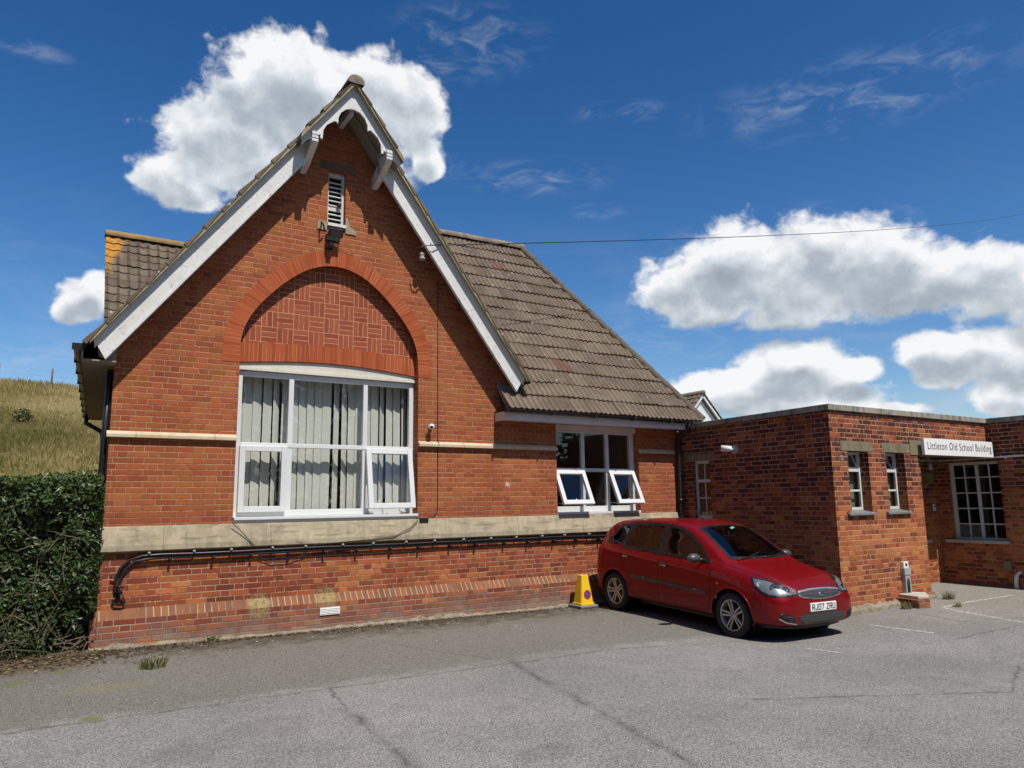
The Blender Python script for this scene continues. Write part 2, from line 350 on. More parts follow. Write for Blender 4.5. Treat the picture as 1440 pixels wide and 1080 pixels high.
def header_course_material():
    m, t = material('brick_on_edge'); x, y, z = t.sep(t.pos()); p3 = t.pos()
    q = t.m('DIVIDE', t.m('MULTIPLY_ADD', t.noise(p3, 5, 2, 0.5), 0.01, x), 0.081)
    c = t.m('FLOOR', q); f = t.m('FRACT', q)
    d = t.m('MULTIPLY', t.m('MINIMUM', f, t.m('SUBTRACT', 1.0, f)), 0.081)
    mort = t.step(d, 0.004, 0.009, 1.0, 0.0)
    mort = t.m('MULTIPLY', mort, t.step(t.noise(p3, 1.7, 3, 0.5), 0.40, 0.52))
    col = t.ramp(t.white(t.comb(c, 2.0, 0.0))[0], [(0, (0.11, 0.036, 0.024)), (0.5, (0.165, 0.054, 0.030)), (1, (0.24, 0.078, 0.036))])
    col = t.mix(t.m('MULTIPLY', t.noise(p3, 6, 5, 0.7), 0.75), col, (0.26, 0.15, 0.08))
    col = t.mix(t.m('MULTIPLY', mort, 0.75), col, (0.46, 0.34, 0.22))
    for sx, sz in ((2.43, 0.42), (3.30, 0.42)):
        dd = t.m('MULTIPLY_ADD', t.noise(p3, 18, 4, 0.7), 0.1, t.vm('DISTANCE', p3, (sx, 9.94, sz)))
        col = t.mix(t.m('MULTIPLY', t.step(dd, 0.15, 0.24, 1.0, 0.0), t.step(t.noise(p3, 30, 4, 0.7), 0.35, 0.6)), col, (0.30, 0.24, 0.11))
    t.pbr(col, 0.9, bump=t.bump(t.m('SUBTRACT', t.noise(p3, 60, 4, 0.6), mort), 0.5, 0.008), spec=0.2); return m
M['brick_edge'] = header_course_material()
def rubbed_brick():
    m, t = material('rubbed_red_brick'); u, v, _ = t.sep(t.uv()); p3 = t.pos()
    q = t.m('DIVIDE', u, 0.058); c = t.m('FLOOR', q); f = t.m('FRACT', q)
    d = t.m('MULTIPLY', t.m('MINIMUM', f, t.m('SUBTRACT', 1.0, f)), 0.058)
    mort = t.m('MULTIPLY', t.step(d, 0.0008, 0.0025, 1.0, 0.0), t.step(t.noise(p3, 2.5, 2, 0.5), 0.40, 0.62))
    r = t.white(t.comb(c, 1.0, 0.0))
    col = t.ramp(r[0], [(0, (0.30, 0.062, 0.020)), (0.5, (0.385, 0.086, 0.026)), (1, (0.44, 0.115, 0.036))])
    col = t.mix(t.m('MULTIPLY', t.noise(p3, 24, 5, 0.7), 0.5), col, (0.26, 0.05, 0.02))
    col = t.mix(mort, col, (0.60, 0.36, 0.2))
    t.pbr(col, 0.85, bump=t.bump(t.m('MULTIPLY_ADD', mort, -1.0, t.noise(p3, 70, 4, 0.6)), 0.35, 0.004), spec=0.25); return m
M['rubbed'] = rubbed_brick()
def basket_brick():
    m, t = material('basket_weave_brick'); x, y, z = t.sep(t.pos()); p3 = t.pos(); B = 0.2175
    wob = t.noise(p3, 7, 2, 0.5, col=True); wx, wy, _ = t.sep(wob)
    a = t.m('DIVIDE', t.m('MULTIPLY_ADD', wx, 0.014, t.m('ADD', x, 0.03)), B); b = t.m('DIVIDE', t.m('MULTIPLY_ADD', wy, 0.014, t.m('ADD', z, 0.06)), B)
    ca, cb = t.m('FLOOR', a), t.m('FLOOR', b); fa, fb = t.m('FRACT', a), t.m('FRACT', b)
    par = t.m('FLOORED_MODULO', t.m('ADD', ca, cb), 2.0)
    s = t.m('MULTIPLY', t.mix_f(par, fa, fb), 3.0); l = t.mix_f(par, fb, fa)
    fs = t.m('FRACT', s)
    d1 = t.m('MULTIPLY', t.m('MINIMUM', fs, t.m('SUBTRACT', 1.0, fs)), B / 3); d2 = t.m('MULTIPLY', t.m('MINIMUM', l, t.m('SUBTRACT', 1.0, l)), B)
    d = t.m('MULTIPLY_ADD', t.m('SUBTRACT', t.noise(p3, 30, 3, 0.6), 0.5), 0.006, t.m('MINIMUM', d1, d2))
    mort = t.m('MULTIPLY', t.step(d, 0.0030, 0.0065, 1.0, 0.0), t.step(t.noise(p3, 9, 3, 0.6), 0.28, 0.45))
    r = t.white(t.comb(ca, cb, t.m('FLOOR', s)))
    col = t.ramp(r[0], [(0, (0.25, 0.062, 0.030)), (0.5, (0.33, 0.090, 0.038)), (1, (0.37, 0.108, 0.046))])
    col = t.mix(t.m('MULTIPLY', t.noise(p3, 40, 4, 0.7), 0.5), col, (0.2, 0.05, 0.035))
    mcol = t.mix(t.noise(p3, 3, 4, 0.6), (0.66, 0.37, 0.22), (0.40, 0.15, 0.07))
    col = t.mix(mort, col, mcol)
    crack = t.m('ABSOLUTE', t.m('SUBTRACT', t.m('MULTIPLY_ADD', t.noise(p3, 5, 5, 0.7), 0.12, z), 4.30))
    t.pbr(col, 0.9, bump=t.bump(t.m('MULTIPLY_ADD', mort, -0.8, t.noise(p3, 90, 3, 0.6)), 0.6, 0.008), spec=0.2); return m
M['basket'] = basket_brick()
def stone(name, c1, c2, c3, joint=None, scale=1.0, streak=0.0, sooty=0.0):
    m, t = material(name); p3 = t.pos(); x, y, z = t.sep(p3)
    a = t.noise(p3, 2.2 * scale, 6, 0.65); b = t.noise(p3, 11 * scale, 5, 0.7); c = t.noise(p3, 90, 3, 0.6)
    col = t.mix(t.step(a, 0.35, 0.7), c1, c2); col = t.mix(t.m('MULTIPLY', t.step(b, 0.45, 0.75), 0.7), col, c3)
    if streak:
        s = t.noise(t.vm('MULTIPLY', p3, (2.5, 2.5, 14)), 1.0, 5, 0.65)
        col = t.mix(t.m('MULTIPLY', t.step(s, 0.5, 0.75), streak), col, tuple(k * 0.4 for k in c2))
    if sooty:
        s = t.noise(t.vm('MULTIPLY', p3, (9, 9, 1.2)), 1.0, 4, 0.65)
        col = t.mix(t.m('MULTIPLY', t.step(s, 0.42, 0.72), sooty), col, (0.06, 0.058, 0.05))
    h = t.m('MULTIPLY_ADD', c, 0.5, b)
    if joint:
        f = t.m('FRACT', t.m('DIVIDE', x, joint)); d = t.m('MULTIPLY', t.m('MINIMUM', f, t.m('SUBTRACT', 1.0, f)), joint)
        j = t.step(d, 0.002, 0.006, 1.0, 0.0); col = t.mix(t.m('MULTIPLY', j, 0.7), col, (0.16, 0.12, 0.08)); h = t.m('SUBTRACT', h, j)
    t.pbr(col, 0.9, bump=t.bump(h, 0.5, 0.008), spec=0.2); return m
M['stone'] = stone('bath_stone', (0.44, 0.37, 0.25), (0.33, 0.275, 0.185), (0.52, 0.46, 0.34), joint=1.27, streak=0.8, sooty=0.28)
M['stone_string'] = stone('string_stone', (0.55, 0.46, 0.32), (0.44, 0.35, 0.22), (0.6, 0.52, 0.38), joint=0.9)
M['coping'] = stone('coping_concrete', (0.34, 0.32, 0.26), (0.24, 0.22, 0.18), (0.42, 0.39, 0.32), joint=0.62, sooty=0.8)
M['lintel'] = stone('lintel_concrete', (0.22, 0.19, 0.115), (0.17, 0.145, 0.09), (0.27, 0.235, 0.15), sooty=0.4)
M['dark_stone'] = stone('dark_brown_stone', (0.15, 0.10, 0.065), (0.11, 0.075, 0.05), (0.19, 0.13, 0.085))  # even dark brown for the vent lintel, darker than its sill blocks
M['vent_stone'] = stone('vent_sandstone', (0.42, 0.36, 0.24), (0.32, 0.26, 0.17), (0.5, 0.45, 0.32), sooty=0.4)
M['footing'] = stone('rough_mortar', (0.27, 0.23, 0.17), (0.13, 0.105, 0.07), (0.42, 0.38, 0.30), scale=3)
M['slab'] = stone('pale_concrete', (0.5, 0.47, 0.4), (0.36, 0.33, 0.27), (0.58, 0.55, 0.48), scale=2)
def old_paint(name, base, under, amount=0.5, rough=0.55, dirt=0.35):
    m, t = material(name); p3 = t.pos()
    fl = t.noise(t.vm('MULTIPLY', p3, (24, 24, 30)), 1.0, 6, 0.72, dist=0.4)
    flake = t.m('MULTIPLY', t.step(fl, 0.59, 0.64), amount)
    col = t.mix(t.m('MULTIPLY', t.step(t.noise(p3, 4, 5, 0.65), 0.4, 0.8), dirt), base, tuple(c * 0.55 for c in base))
    col = t.mix(flake, col, under)
    t.pbr(col, rough, bump=t.bump(t.m('MULTIPLY_ADD', flake, -1.0, t.m('MULTIPLY', t.noise(p3, 50, 3, 0.6), 0.3)), 0.35, 0.004), spec=0.35); return m
M['old_white'] = old_paint('flaking_white_paint', (0.66, 0.65, 0.62), (0.22, 0.19, 0.16), 0.8)
M['grey_white'] = old_paint('dull_white_paint', (0.60, 0.59, 0.56), (0.25, 0.22, 0.19), 0.35)
M['cream'] = old_paint('cream_timber_paint', (0.62, 0.59, 0.50), (0.3, 0.27, 0.2), 0.5)
M['fascia'] = old_paint('fascia_paint', (0.66, 0.60, 0.58), (0.3, 0.25, 0.22), 0.3)
def plain(name, col, rough=0.5, metal=0.0, spec=0.5, var=0.25, scale=6.0, bump=0.0, coat=0.0):
    m, t = material(name); p = t.obj()
    c = t.mix(t.m('MULTIPLY', t.noise(p, scale, 5, 0.65), var), col, tuple(k * 0.5 for k in col))
    r = t.m('MULTIPLY_ADD', t.noise(p, scale * 2, 4, 0.6), 0.2, rough - 0.1)
    t.pbr(c, r, metal, bump=t.bump(t.noise(p, scale * 8, 3, 0.6), bump, 0.003) if bump else None, spec=spec, coat=coat); return m
M['upvc'] = plain('white_upvc', (0.70, 0.705, 0.70), 0.35, var=0.30, scale=3.0)
M['steel_white'] = plain('white_painted_steel', (0.66, 0.67, 0.64), 0.5, var=0.45, scale=12)
M['black'] = plain('black_plastic', (0.014, 0.014, 0.015), 0.38, var=0.4)
M['black_matt'] = plain('black_matt', (0.02, 0.02, 0.021), 0.7, var=0.4)
M['grey_metal'] = plain('grey_metal', (0.34, 0.35, 0.36), 0.45, 0.6, var=0.4)
M['grey_plastic'] = plain('grey_plastic', (0.36, 0.37, 0.36), 0.5, var=0.3)
M['white_plastic'] = plain('white_plastic', (0.78, 0.78, 0.76), 0.4, var=0.15)
M['room'] = plain('room_paint', (0.34, 0.32, 0.29), 0.85, var=0.2)
M['soffit'] = plain('soffit_boards', (0.30, 0.26, 0.22), 0.8, var=0.5, bump=0.3)
M['interior_dark'] = plain('dark_interior', (0.05, 0.047, 0.045), 0.85)
def blind_mat():
    m, t = material('blind_fabric'); x, y, z = t.sep(t.pos())
    c = t.mix(t.m('MULTIPLY', t.noise(t.pos(), 3, 3, 0.5), 0.3), (0.74, 0.735, 0.675), (0.60, 0.60, 0.55))
    d = t.n('ShaderNodeBsdfDiffuse'); t.put(d.inputs[0], c)
    tr = t.n('ShaderNodeBsdfTranslucent'); t.put(tr.inputs[0], c)
    ms = t.n('ShaderNodeMixShader'); ms.inputs[0].default_value = 0.2
    t.t.links.new(d.outputs[0], ms.inputs[1]); t.t.links.new(tr.outputs[0], ms.inputs[2]); t.out(ms.outputs[0]); return m
M['blind'] = blind_mat()
def glass_mat(name, tint=(0.92, 0.94, 0.92), refl=1.0, ior=1.5, wav=0.02):
    m, t = material(name)
    ge = t.n('ShaderNodeNewGeometry'); cs = t.m('ABSOLUTE', t.vm('DOT_PRODUCT', ge.outputs['Incoming'], ge.outputs['Normal']))
    r0 = ((ior - 1) / (ior + 1)) ** 2 * 1.8; fr = t.m('MULTIPLY_ADD', t.m('POWER', t.m('SUBTRACT', 1.0, cs, clamp=True), 5.0), 1 - r0, r0, clamp=True)
    g = t.n('ShaderNodeBsdfGlossy'); g.inputs['Roughness'].default_value = 0.0; t.put(g.inputs['Color'], (refl, refl, refl))
    if wav: t.put(g.inputs['Normal'], t.bump(t.noise(t.pos(), 1.6, 2, 0.4), wav, 0.05))
    tr = t.n('ShaderNodeBsdfTransparent'); t.put(tr.inputs[0], tint)
    ms = t.n('ShaderNodeMixShader'); t.put(ms.inputs[0], fr)
    t.t.links.new(tr.outputs[0], ms.inputs[1]); t.t.links.new(g.outputs[0], ms.inputs[2]); t.out(ms.outputs[0]); return m
M['glass'] = glass_mat('window_glass')
M['glass_old'] = glass_mat('old_window_glass', (0.62, 0.66, 0.62), wav=0.08)
def tile_mat(name, base, light, dark, lichen=None, lich_amt=0.0, orange=None, rib=None):
    m, t = material(name); u, v, _ = t.sep(t.uv()); p3 = t.pos()
    r = t.white(t.comb(t.m('FLOOR', u), t.m('FLOOR', v), 0.3))
    col = t.mix(t.m('MULTIPLY', r[0], 0.75), base, light)
    col = t.mix(t.step(t.sep(r[1])[1], 0.955, 0.99), col, (0.17, 0.075, 0.055))
    col = t.mix(t.m('MULTIPLY', t.step(t.noise(p3, 3.5, 5, 0.65), 0.4, 0.75), 0.7), col, dark)
    streak = t.noise(t.vm('MULTIPLY', t.comb(u, v, 0.0), (26, 1.2, 1)), 1.0, 4, 0.6)
    col = t.mix(t.m('MULTIPLY', t.step(streak, 0.45, 0.7), 0.45), col, light)
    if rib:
        fr_ = t.m('ABSOLUTE', t.m('SUBTRACT', t.m('FRACT', t.m('MULTIPLY', u, rib)), 0.5)); col = t.mix(t.m('MULTIPLY', t.step(t.m('MULTIPLY_ADD', t.noise(p3, 30, 3, 0.6), 0.15, fr_), 0.36, 0.50), 0.62), col, (0.045, 0.034, 0.026))  # shade between the ribs painted into the tile colour
    if lichen:
        sp = t.m('MULTIPLY', t.step(t.noise(p3, 26, 5, 0.72), 0.60, 0.66), lich_amt); col = t.mix(sp, col, lichen)
        vo = t.voro(p3, 9.0); rr = t.voro(p3, 9.0, out='Color')
        spots = t.m('MULTIPLY', t.step(t.m('MULTIPLY_ADD', t.noise(p3, 60, 3, 0.6), 0.12, vo), 0.17, 0.26, 1.0, 0.0), t.m('GREATER_THAN', t.sep(rr)[0], 0.90))
        col = t.mix(t.m('MULTIPLY', spots, 0.85), col, (0.48, 0.46, 0.38))
    if orange:
        ox, oy, oz, rx, rz = orange
        x, y, z = t.sep(p3)
        dd = t.m('ADD', t.m('ABSOLUTE', t.m('DIVIDE', t.m('SUBTRACT', x, ox), rx)), t.m('ABSOLUTE', t.m('DIVIDE', t.m('SUBTRACT', z, oz), rz)))
        dd = t.m('MULTIPLY_ADD', t.m('SUBTRACT', t.noise(p3, 6, 5, 0.7), 0.5), 1.6, dd)
        col = t.mix(t.m('MULTIPLY', t.step(dd, 0.5, 1.05, 1.0, 0.0), t.step(t.noise(p3, 20, 4, 0.7), 0.35, 0.5)), col, (0.46, 0.215, 0.03))
    t.pbr(col, 0.92, bump=t.bump(t.noise(p3, 60, 4, 0.7), 0.6, 0.006), spec=0.2); return m
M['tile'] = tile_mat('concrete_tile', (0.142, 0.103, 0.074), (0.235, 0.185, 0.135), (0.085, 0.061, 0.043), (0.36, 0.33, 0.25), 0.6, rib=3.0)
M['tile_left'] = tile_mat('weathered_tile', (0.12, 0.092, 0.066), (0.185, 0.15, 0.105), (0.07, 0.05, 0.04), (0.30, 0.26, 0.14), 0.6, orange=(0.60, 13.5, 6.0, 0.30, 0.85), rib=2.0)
M['verge'] = stone('verge_mortar', (0.34, 0.29, 0.17), (0.22, 0.18, 0.10), (0.43, 0.38, 0.24), scale=3)
M['ridge'] = stone('ridge_tile', (0.24, 0.195, 0.14), (0.12, 0.095, 0.07), (0.36, 0.32, 0.22), scale=4)
M['hip'] = stone('hip_tile', (0.125, 0.10, 0.075), (0.075, 0.06, 0.045), (0.22, 0.19, 0.14), scale=5)
# ------------------------------------------------------------------ ground
CTRL = [(-4, 10, .09), (.6, 10, .05), (3.5, 10, .02), (8, 10, -.008), (9.9, 10, -.01), (9.95, 6.8, -.055), (11, 6.8, -.02), (12.2, 6.8, .03), (14.6, 6.5, .03), (13.5, 8, .05), (14.5, 3, -.02),
        (7.2, 6.45, -.083), (8.6, 6.5, -.085), (7.4, 8.9, -.012), (9.0, 8.9, -.012), (7.2, 5.0, -.05), (2.5, 7, 0), (5, 7, 0), (0, 5, 0), (3, 4, 0), (6, 3, -.01), (10, 5, -.02), (0, -4, 0), (10, -4, 0), (25, 0, 0), (-12, 0, .05), (-12, 12, .12)]
def ground_z(x, y):
    n = d = 0.0
    for a, b, z in CTRL:
        w = 1.0 / ((x - a) ** 2 + (y - b) ** 2 + 0.35) ** 1.6; n += w * z; d += w
    w = 1.0 / 400 ** 1.6; d += w
    return n / d
def asphalt_mat():
    m, t = material('weathered_asphalt'); p3 = t.pos(); x, y, z = t.sep(p3)
    P = t.comb(x, y, 0.0)
    wob = t.noise(P, 3.2, 6, 0.7, col=True)
    Q = t.vm('ADD', P, t.vm('MULTIPLY', t.vm('SUBTRACT', wob, (0.5, 0.5, 0.5)), (0.22, 0.22, 0)))
    def seg(a, b, Q=Q):
        ax, ay = a; bx, by = b; L2 = (bx - ax) ** 2 + (by - ay) ** 2
        h = t.m('DIVIDE', t.vm('DOT_PRODUCT', t.vm('SUBTRACT', Q, (ax, ay, 0)), (bx - ax, by - ay, 0)), L2, clamp=True)
        return t.vm('DISTANCE', Q, t.vm('MULTIPLY_ADD', t.comb(h, h, 0.0), (bx - ax, by - ay, 0), (ax, ay, 0)))
    agg = t.noise(P, 85, 4, 0.7); agg2 = t.voro(P, 110); speck = t.white(t.vm('FLOOR', t.vm('MULTIPLY', P, (140, 140, 1))))[0]
    big = t.noise(P, 0.55, 5, 0.6); med = t.noise(P, 3.5, 5, 0.65)
    col = t.mix(t.step(big, 0.3, 0.7), (0.200, 0.190, 0.174), (0.255, 0.240, 0.222))
    col = t.mix(t.m('MULTIPLY', t.step(med, 0.42, 0.75), 0.35), col, (0.135, 0.13, 0.118))
    # the older, greener strip along the building, ending at the long joint
    strip = t.step(t.m('ADD', y, t.m('MULTIPLY', t.m('SUBTRACT', med, 0.5), 0.6)), 6.85, 7.15)
    strip = t.m('MULTIPLY', strip, t.step(x, 10.2, 9.0))
    col = t.mix(t.m('MULTIPLY', strip, 0.8), col, t.mix(med, (0.125, 0.117, 0.096), (0.175, 0.165, 0.138)))
    porch = t.m('MULTIPLY', t.step(x, 10.9, 11.4), t.step(y, 5.2, 5.9)); col = t.mix(t.m('MULTIPLY', porch, 0.5), col, (0.25, 0.235, 0.19))
    # stone chips
    k = t.m('MULTIPLY_ADD', agg, 0.9, t.m('MULTIPLY', speck, 0.55))
    k = t.m('MAXIMUM', t.m('MULTIPLY_ADD', t.m('SUBTRACT', k, 0.72), 2.1, 1.0), 0.2)
    col = t.mix(1.0, col, t.comb(k, k, k), 'MULTIPLY')
    # joints and cracks
    dk = None
    for a, b, w0 in (((-9, 7.15), (6.4, 6.75), .030), ((6.4, 6.75), (9.2, 6.0), .016), ((4.28, 6.9), (3.55, 3.4), .05), ((3.55, 3.4), (3.5, -4), .05), ((2.22, 6.1), (2.1, 4.4), .055), ((2.1, 4.4), (2.0, -4), .04), ((2.22, 6.1), (2.35, 6.9), .02),
                     ((10.82, 6.2), (10.42, 4.9), .022), ((9.3, 4.95), (11.3, 4.95), .022), ((4.25, 6.9), (3.2, 9.7), .014), ((5.2, 4.5), (7.2, 3.4), .03), ((7.2, 3.4), (8.4, 3.9), .02)):
        d = seg(a, b); c = t.m('MAXIMUM', t.step(d, w0 * 0.12, w0 * 0.35, 1.0, 0.0), t.step(d, w0 * 0.2, w0 * 1.7, 0.55, 0.0)); dk = c if dk is None else t.m('MAXIMUM', dk, c)
    dk = t.m('MULTIPLY', dk, t.step(t.noise(P, 2.2, 4, 0.7), 0.30, 0.62))
    col = t.mix(t.m('MULTIPLY', dk, 0.80), col, (0.06, 0.056, 0.05))
    # oil and damp patches
    for (sx, sy, r, a) in ((0.55, 5.15, 0.38, .6), (0.95, 5.7, 0.25, .35), (3.0, 4.35, 0.22, .45), (-.2, 9.0, .8, .35), (7.9, 4.6, .5, .2), (1.6, 6.0, .3, .25)):
        dd = t.m('MULTIPLY_ADD', t.m('SUBTRACT', t.noise(P, 5, 5, 0.7), 0.5), 0.7, t.vm('DISTANCE', P, (sx, sy, 0)))
        col = t.mix(t.m('MULTIPLY', t.step(dd, r * 0.5, r * 1.2, 1.0, 0.0), t.m('MULTIPLY', t.noise(P, 11, 4, 0.7), a * 1.2)), col, (0.075, 0.068, 0.06))
    # soil and moss washed against the wall foot
    wy = t.m('SUBTRACT', 9.9, y)
    soil = t.step(t.m('MULTIPLY_ADD', t.m('SUBTRACT', t.noise(P, 4.5, 6, 0.72), 0.5), 2.4, wy), 0.25, 1.05, 1.0, 0.0)
    soil = t.m('MULTIPLY', soil, t.m('MULTIPLY', t.step(x, 9.6, 8.2), t.step(t.noise(P, 1.3, 3, 0.6), 0.25, 0.5)))
    col = t.mix(t.m('MULTIPLY', soil, 0.95), col, t.mix(t.step(t.noise(P, 16, 5, 0.75), 0.3, 0.7), (0.03, 0.025, 0.015), (0.13, 0.108, 0.075)))
    # leaf litter in front of the hedge
    hs = t.m('MULTIPLY', t.step(t.m('MULTIPLY_ADD', t.m('SUBTRACT', t.noise(P, 3.5, 6, 0.72), 0.5), 1.0, y), 8.85, 9.4), t.step(t.m('MULTIPLY_ADD', t.m('SUBTRACT', t.noise(P, 4.5, 5, 0.7), 0.5), 0.6, x), 0.75, 0.35))
    col = t.mix(t.m('MULTIPLY', hs, 0.9), col, t.mix(t.noise(P, 30, 4, 0.7), (0.05, 0.037, 0.023), (0.17, 0.125, 0.07)))
    moss = t.m('MULTIPLY', t.step(t.m('MULTIPLY_ADD', t.m('SUBTRACT', t.noise(P, 6, 6, 0.75), 0.5), 0.9, t.vm('DISTANCE', t.vm('MULTIPLY', P, (1, 2.2, 0)), (0.62, 17.6, 0))), 0.1, 0.5, 1.0, 0.0), 0.5)
    col = t.mix(moss, col, (0.20, 0.19, 0.09))
    for (sx, sy) in ((-0.1, 8.6), (0.45, 6.98), (0.3, 8.9)):
        dd = t.m('MULTIPLY_ADD', t.m('SUBTRACT', t.noise(P, 14, 5, 0.7), 0.5), 0.3, t.vm('DISTANCE', P, (sx, sy, 0)))
        col = t.mix(t.m('MULTIPLY', t.step(dd, 0.05, 0.12, 1.0, 0.0), 0.8), col, (0.13, 0.15, 0.05))
    # grass field beyond the yard
    far = t.m('MAXIMUM', t.step(y, 17.0, 18.5), t.step(t.m('ABSOLUTE', t.m('SUBTRACT', x, 12)), 60, 62))
    far = t.m('MAXIMUM', far, t.step(y, -40, -42))
    col = t.mix(far, col, t.mix(med, (0.10, 0.10, 0.035), (0.2, 0.16, 0.06)))
    h = t.m('MULTIPLY_ADD', agg2, -0.8, t.m('MULTIPLY_ADD', dk, -1.5, t.m('MULTIPLY', agg, 1.2)))
    t.pbr(col, 0.92, bump=t.bump(h, 0.55, 0.008), spec=0.2); return m
M['asphalt'] = asphalt_mat()
def build_ground():
    b = MB()
    def axis(lo, hi, fine_lo, fine_hi, st):
        a = [lo, lo / 3 + fine_lo * 2 / 3]; v = fine_lo
        while v < fine_hi: a.append(v); v += st
        return a + [fine_hi, fine_hi + 20, hi / 3 + fine_hi * 2 / 3, hi]
    xs = axis(-1500, 1500, -14, 26, 0.5); ys = axis(-1500, 1500, -6, 18, 0.5)
    vs = [(x, y, ground_z(x, y) if (-14 <= x <= 26 and -6 <= y <= 18) else 0.0) for y in ys for x in xs]
    n = len(xs); fs = [(j * n + i, j * n + i + 1, (j + 1) * n + i + 1, (j + 1) * n + i) for j in range(len(ys) - 1) for i in range(n - 1)]
    b.add(vs, fs, smooth=True)
    tag(b.build('car_park', M['asphalt']), kind='structure')
build_ground()
def paint_mat():
    m, t = material('worn_road_paint'); p = t.pos()
    k = t.m('MULTIPLY', t.step(t.noise(p, 26, 5, 0.75), 0.40, 0.60), 0.8)
    d = t.n('ShaderNodeBsdfDiffuse'); t.put(d.inputs[0], (0.62, 0.60, 0.56)); tr = t.n('ShaderNodeBsdfTransparent')
    ms = t.n('ShaderNodeMixShader'); t.put(ms.inputs[0], k); t.t.links.new(tr.outputs[0], ms.inputs[1]); t.t.links.new(d.outputs[0], ms.inputs[2]); t.out(ms.outputs[0]); return m
M['paint'] = paint_mat()
def paint_line(a, b, w):
    mb = MB(); a = Vector((*a, 0)); b_ = Vector((*b, 0)); d = (b_ - a).normalized(); s = Vector((-d.y, d.x, 0)) * w / 2; n = 14
    vs = []
    for i in range(n + 1):
        p = a.lerp(b_, i / n)
        for q in (p - s, p + s): vs.append((q.x, q.y, ground_z(q.x, q.y) + 0.005))
    mb.add(vs, [(2 * i, 2 * i + 1, 2 * i + 3, 2 * i + 2) for i in range(n)])
    tag(mb.build('painted_line', M['paint']), kind='structure')
for a, b, w in (((9.55, 6.2), (9.46, 5.3), .07), ((11.5, 6.28), (13.6, 6.24), .07), ((11.48, 6.24), (11.1, 5.0), .07), ((7.56, 5.72), (7.6, 5.3), .05), ((13.9, 6.2), (13.6, 5.2), .07)): paint_line(a, b, w)
# ------------------------------------------------------------------ grassy bank behind
def hill_z(x, y):
    s = min(max((y - 17.5) / 2.5, 0), 1); s = s * s * (3 - 2 * s)
    t_ = max(y - 18, 0)
    crest = 46 + 0.06 * x
    if y < crest: z = 0.289 * t_
    else: z = 0.289 * (crest - 18) - 0.02 * (y - crest)
    z += 0.25 * sin(x * 0.23 + y * 0.11) + 0.12 * sin(x * 0.7 - y * 0.35)
    k = 1 - min(max((x - 12) / 30, 0), 1); k = k * k * (3 - 2 * k)
    return -0.3 + s * max(z * k, 0.0) + 0.25 * s
def hill_mat():
    m, t = material('dry_grass_bank'); p = t.pos()
    a = t.noise(t.vm('MULTIPLY', p, (0.16, 0.10, 0.3)), 1.0, 5, 0.6); b = t.noise(t.vm('MULTIPLY', p, (1.3, 0.6, 2.5)), 1.0, 5, 0.68); c = t.noise(t.vm('MULTIPLY', p, (7, 3, 9)), 1.0, 4, 0.7)
    col = t.ramp(a, [(0.30, (0.115, 0.115, 0.028)), (0.48, (0.20, 0.155, 0.05)), (0.56, (0.15, 0.095, 0.035)), (0.72, (0.27, 0.215, 0.085))])
    col = t.mix(t.step(b, 0.4, 0.75), col, (0.34, 0.28, 0.12)); col = t.mix(t.m('MULTIPLY', t.step(c, 0.45, 0.75), 0.7), col, (0.08, 0.062, 0.02))
    t.pbr(col, 0.95, bump=t.bump(t.m('ADD', b, c), 1.0, 0.25), spec=0.1); return m
M['hill'] = hill_mat()
def build_hill():
    b = MB(); xs = [-70 + 1.2 * i for i in range(int(125 / 1.2))]; ys = [17 + 0.8 * j for j in range(70)] + [80, 100, 140, 200]
    vs = [(x, y, hill_z(x, y)) for y in ys for x in xs]; n = len(xs)
    b.add(vs, [(j * n + i, j * n + i + 1, (j + 1) * n + i + 1, (j + 1) * n + i) for j in range(len(ys) - 1) for i in range(n - 1)], smooth=True)
    tag(b.build('grassy_hill', M['hill']), kind='structure')
build_hill()
def blade_mat(name, stops):
    m, t = material(name); r = t.attr('rnd')[2]
    col = t.ramp(r, stops)
    d = t.n('ShaderNodeBsdfPrincipled'); t.put(d.inputs['Base Color'], col); d.inputs['Roughness'].default_value = 0.6; d.inputs['Specular IOR Level'].default_value = 0.25
    tr = t.n('ShaderNodeBsdfTranslucent'); t.put(tr.inputs[0], col); ms = t.n('ShaderNodeMixShader'); ms.inputs[0].default_value = 0.3
    t.t.links.new(d.outputs[0], ms.inputs[1]); t.t.links.new(tr.outputs[0], ms.inputs[2]); t.out(ms.outputs[0]); return m
def quads_mesh(name, quads, rnd, mat, parent=None, n=4):
    """many small leaf faces in one mesh, each with its own random number"""
    me = bpy.data.meshes.new(name); off = origin(parent) if parent else Vector((0, 0, 0))
    vs = [(v[0] - off.x, v[1] - off.y, v[2] - off.z) for q in quads for v in q]
    me.from_pydata(vs, [], [tuple(range(i * n, i * n + n)) for i in range(len(quads))])
    at = me.attributes.new('rnd', 'FLOAT', 'FACE'); at.data.foreach_set('value', rnd)
    me.materials.append(mat); me.update()
    o = bpy.data.objects.new(name, me); C.objects.link(o)
    if parent: o.parent = parent
    return o
M['hay'] = blade_mat('dry_grass_blades', [(0.0, (0.10, 0.10, 0.025)), (0.3, (0.20, 0.16, 0.05)), (0.6, (0.32, 0.255, 0.10)), (1.0, (0.46, 0.38, 0.19))])
M['weed'] = blade_mat('weed_blades', [(0.0, (0.06, 0.08, 0.02)), (0.5, (0.13, 0.145, 0.045)), (1.0, (0.30, 0.27, 0.13))])
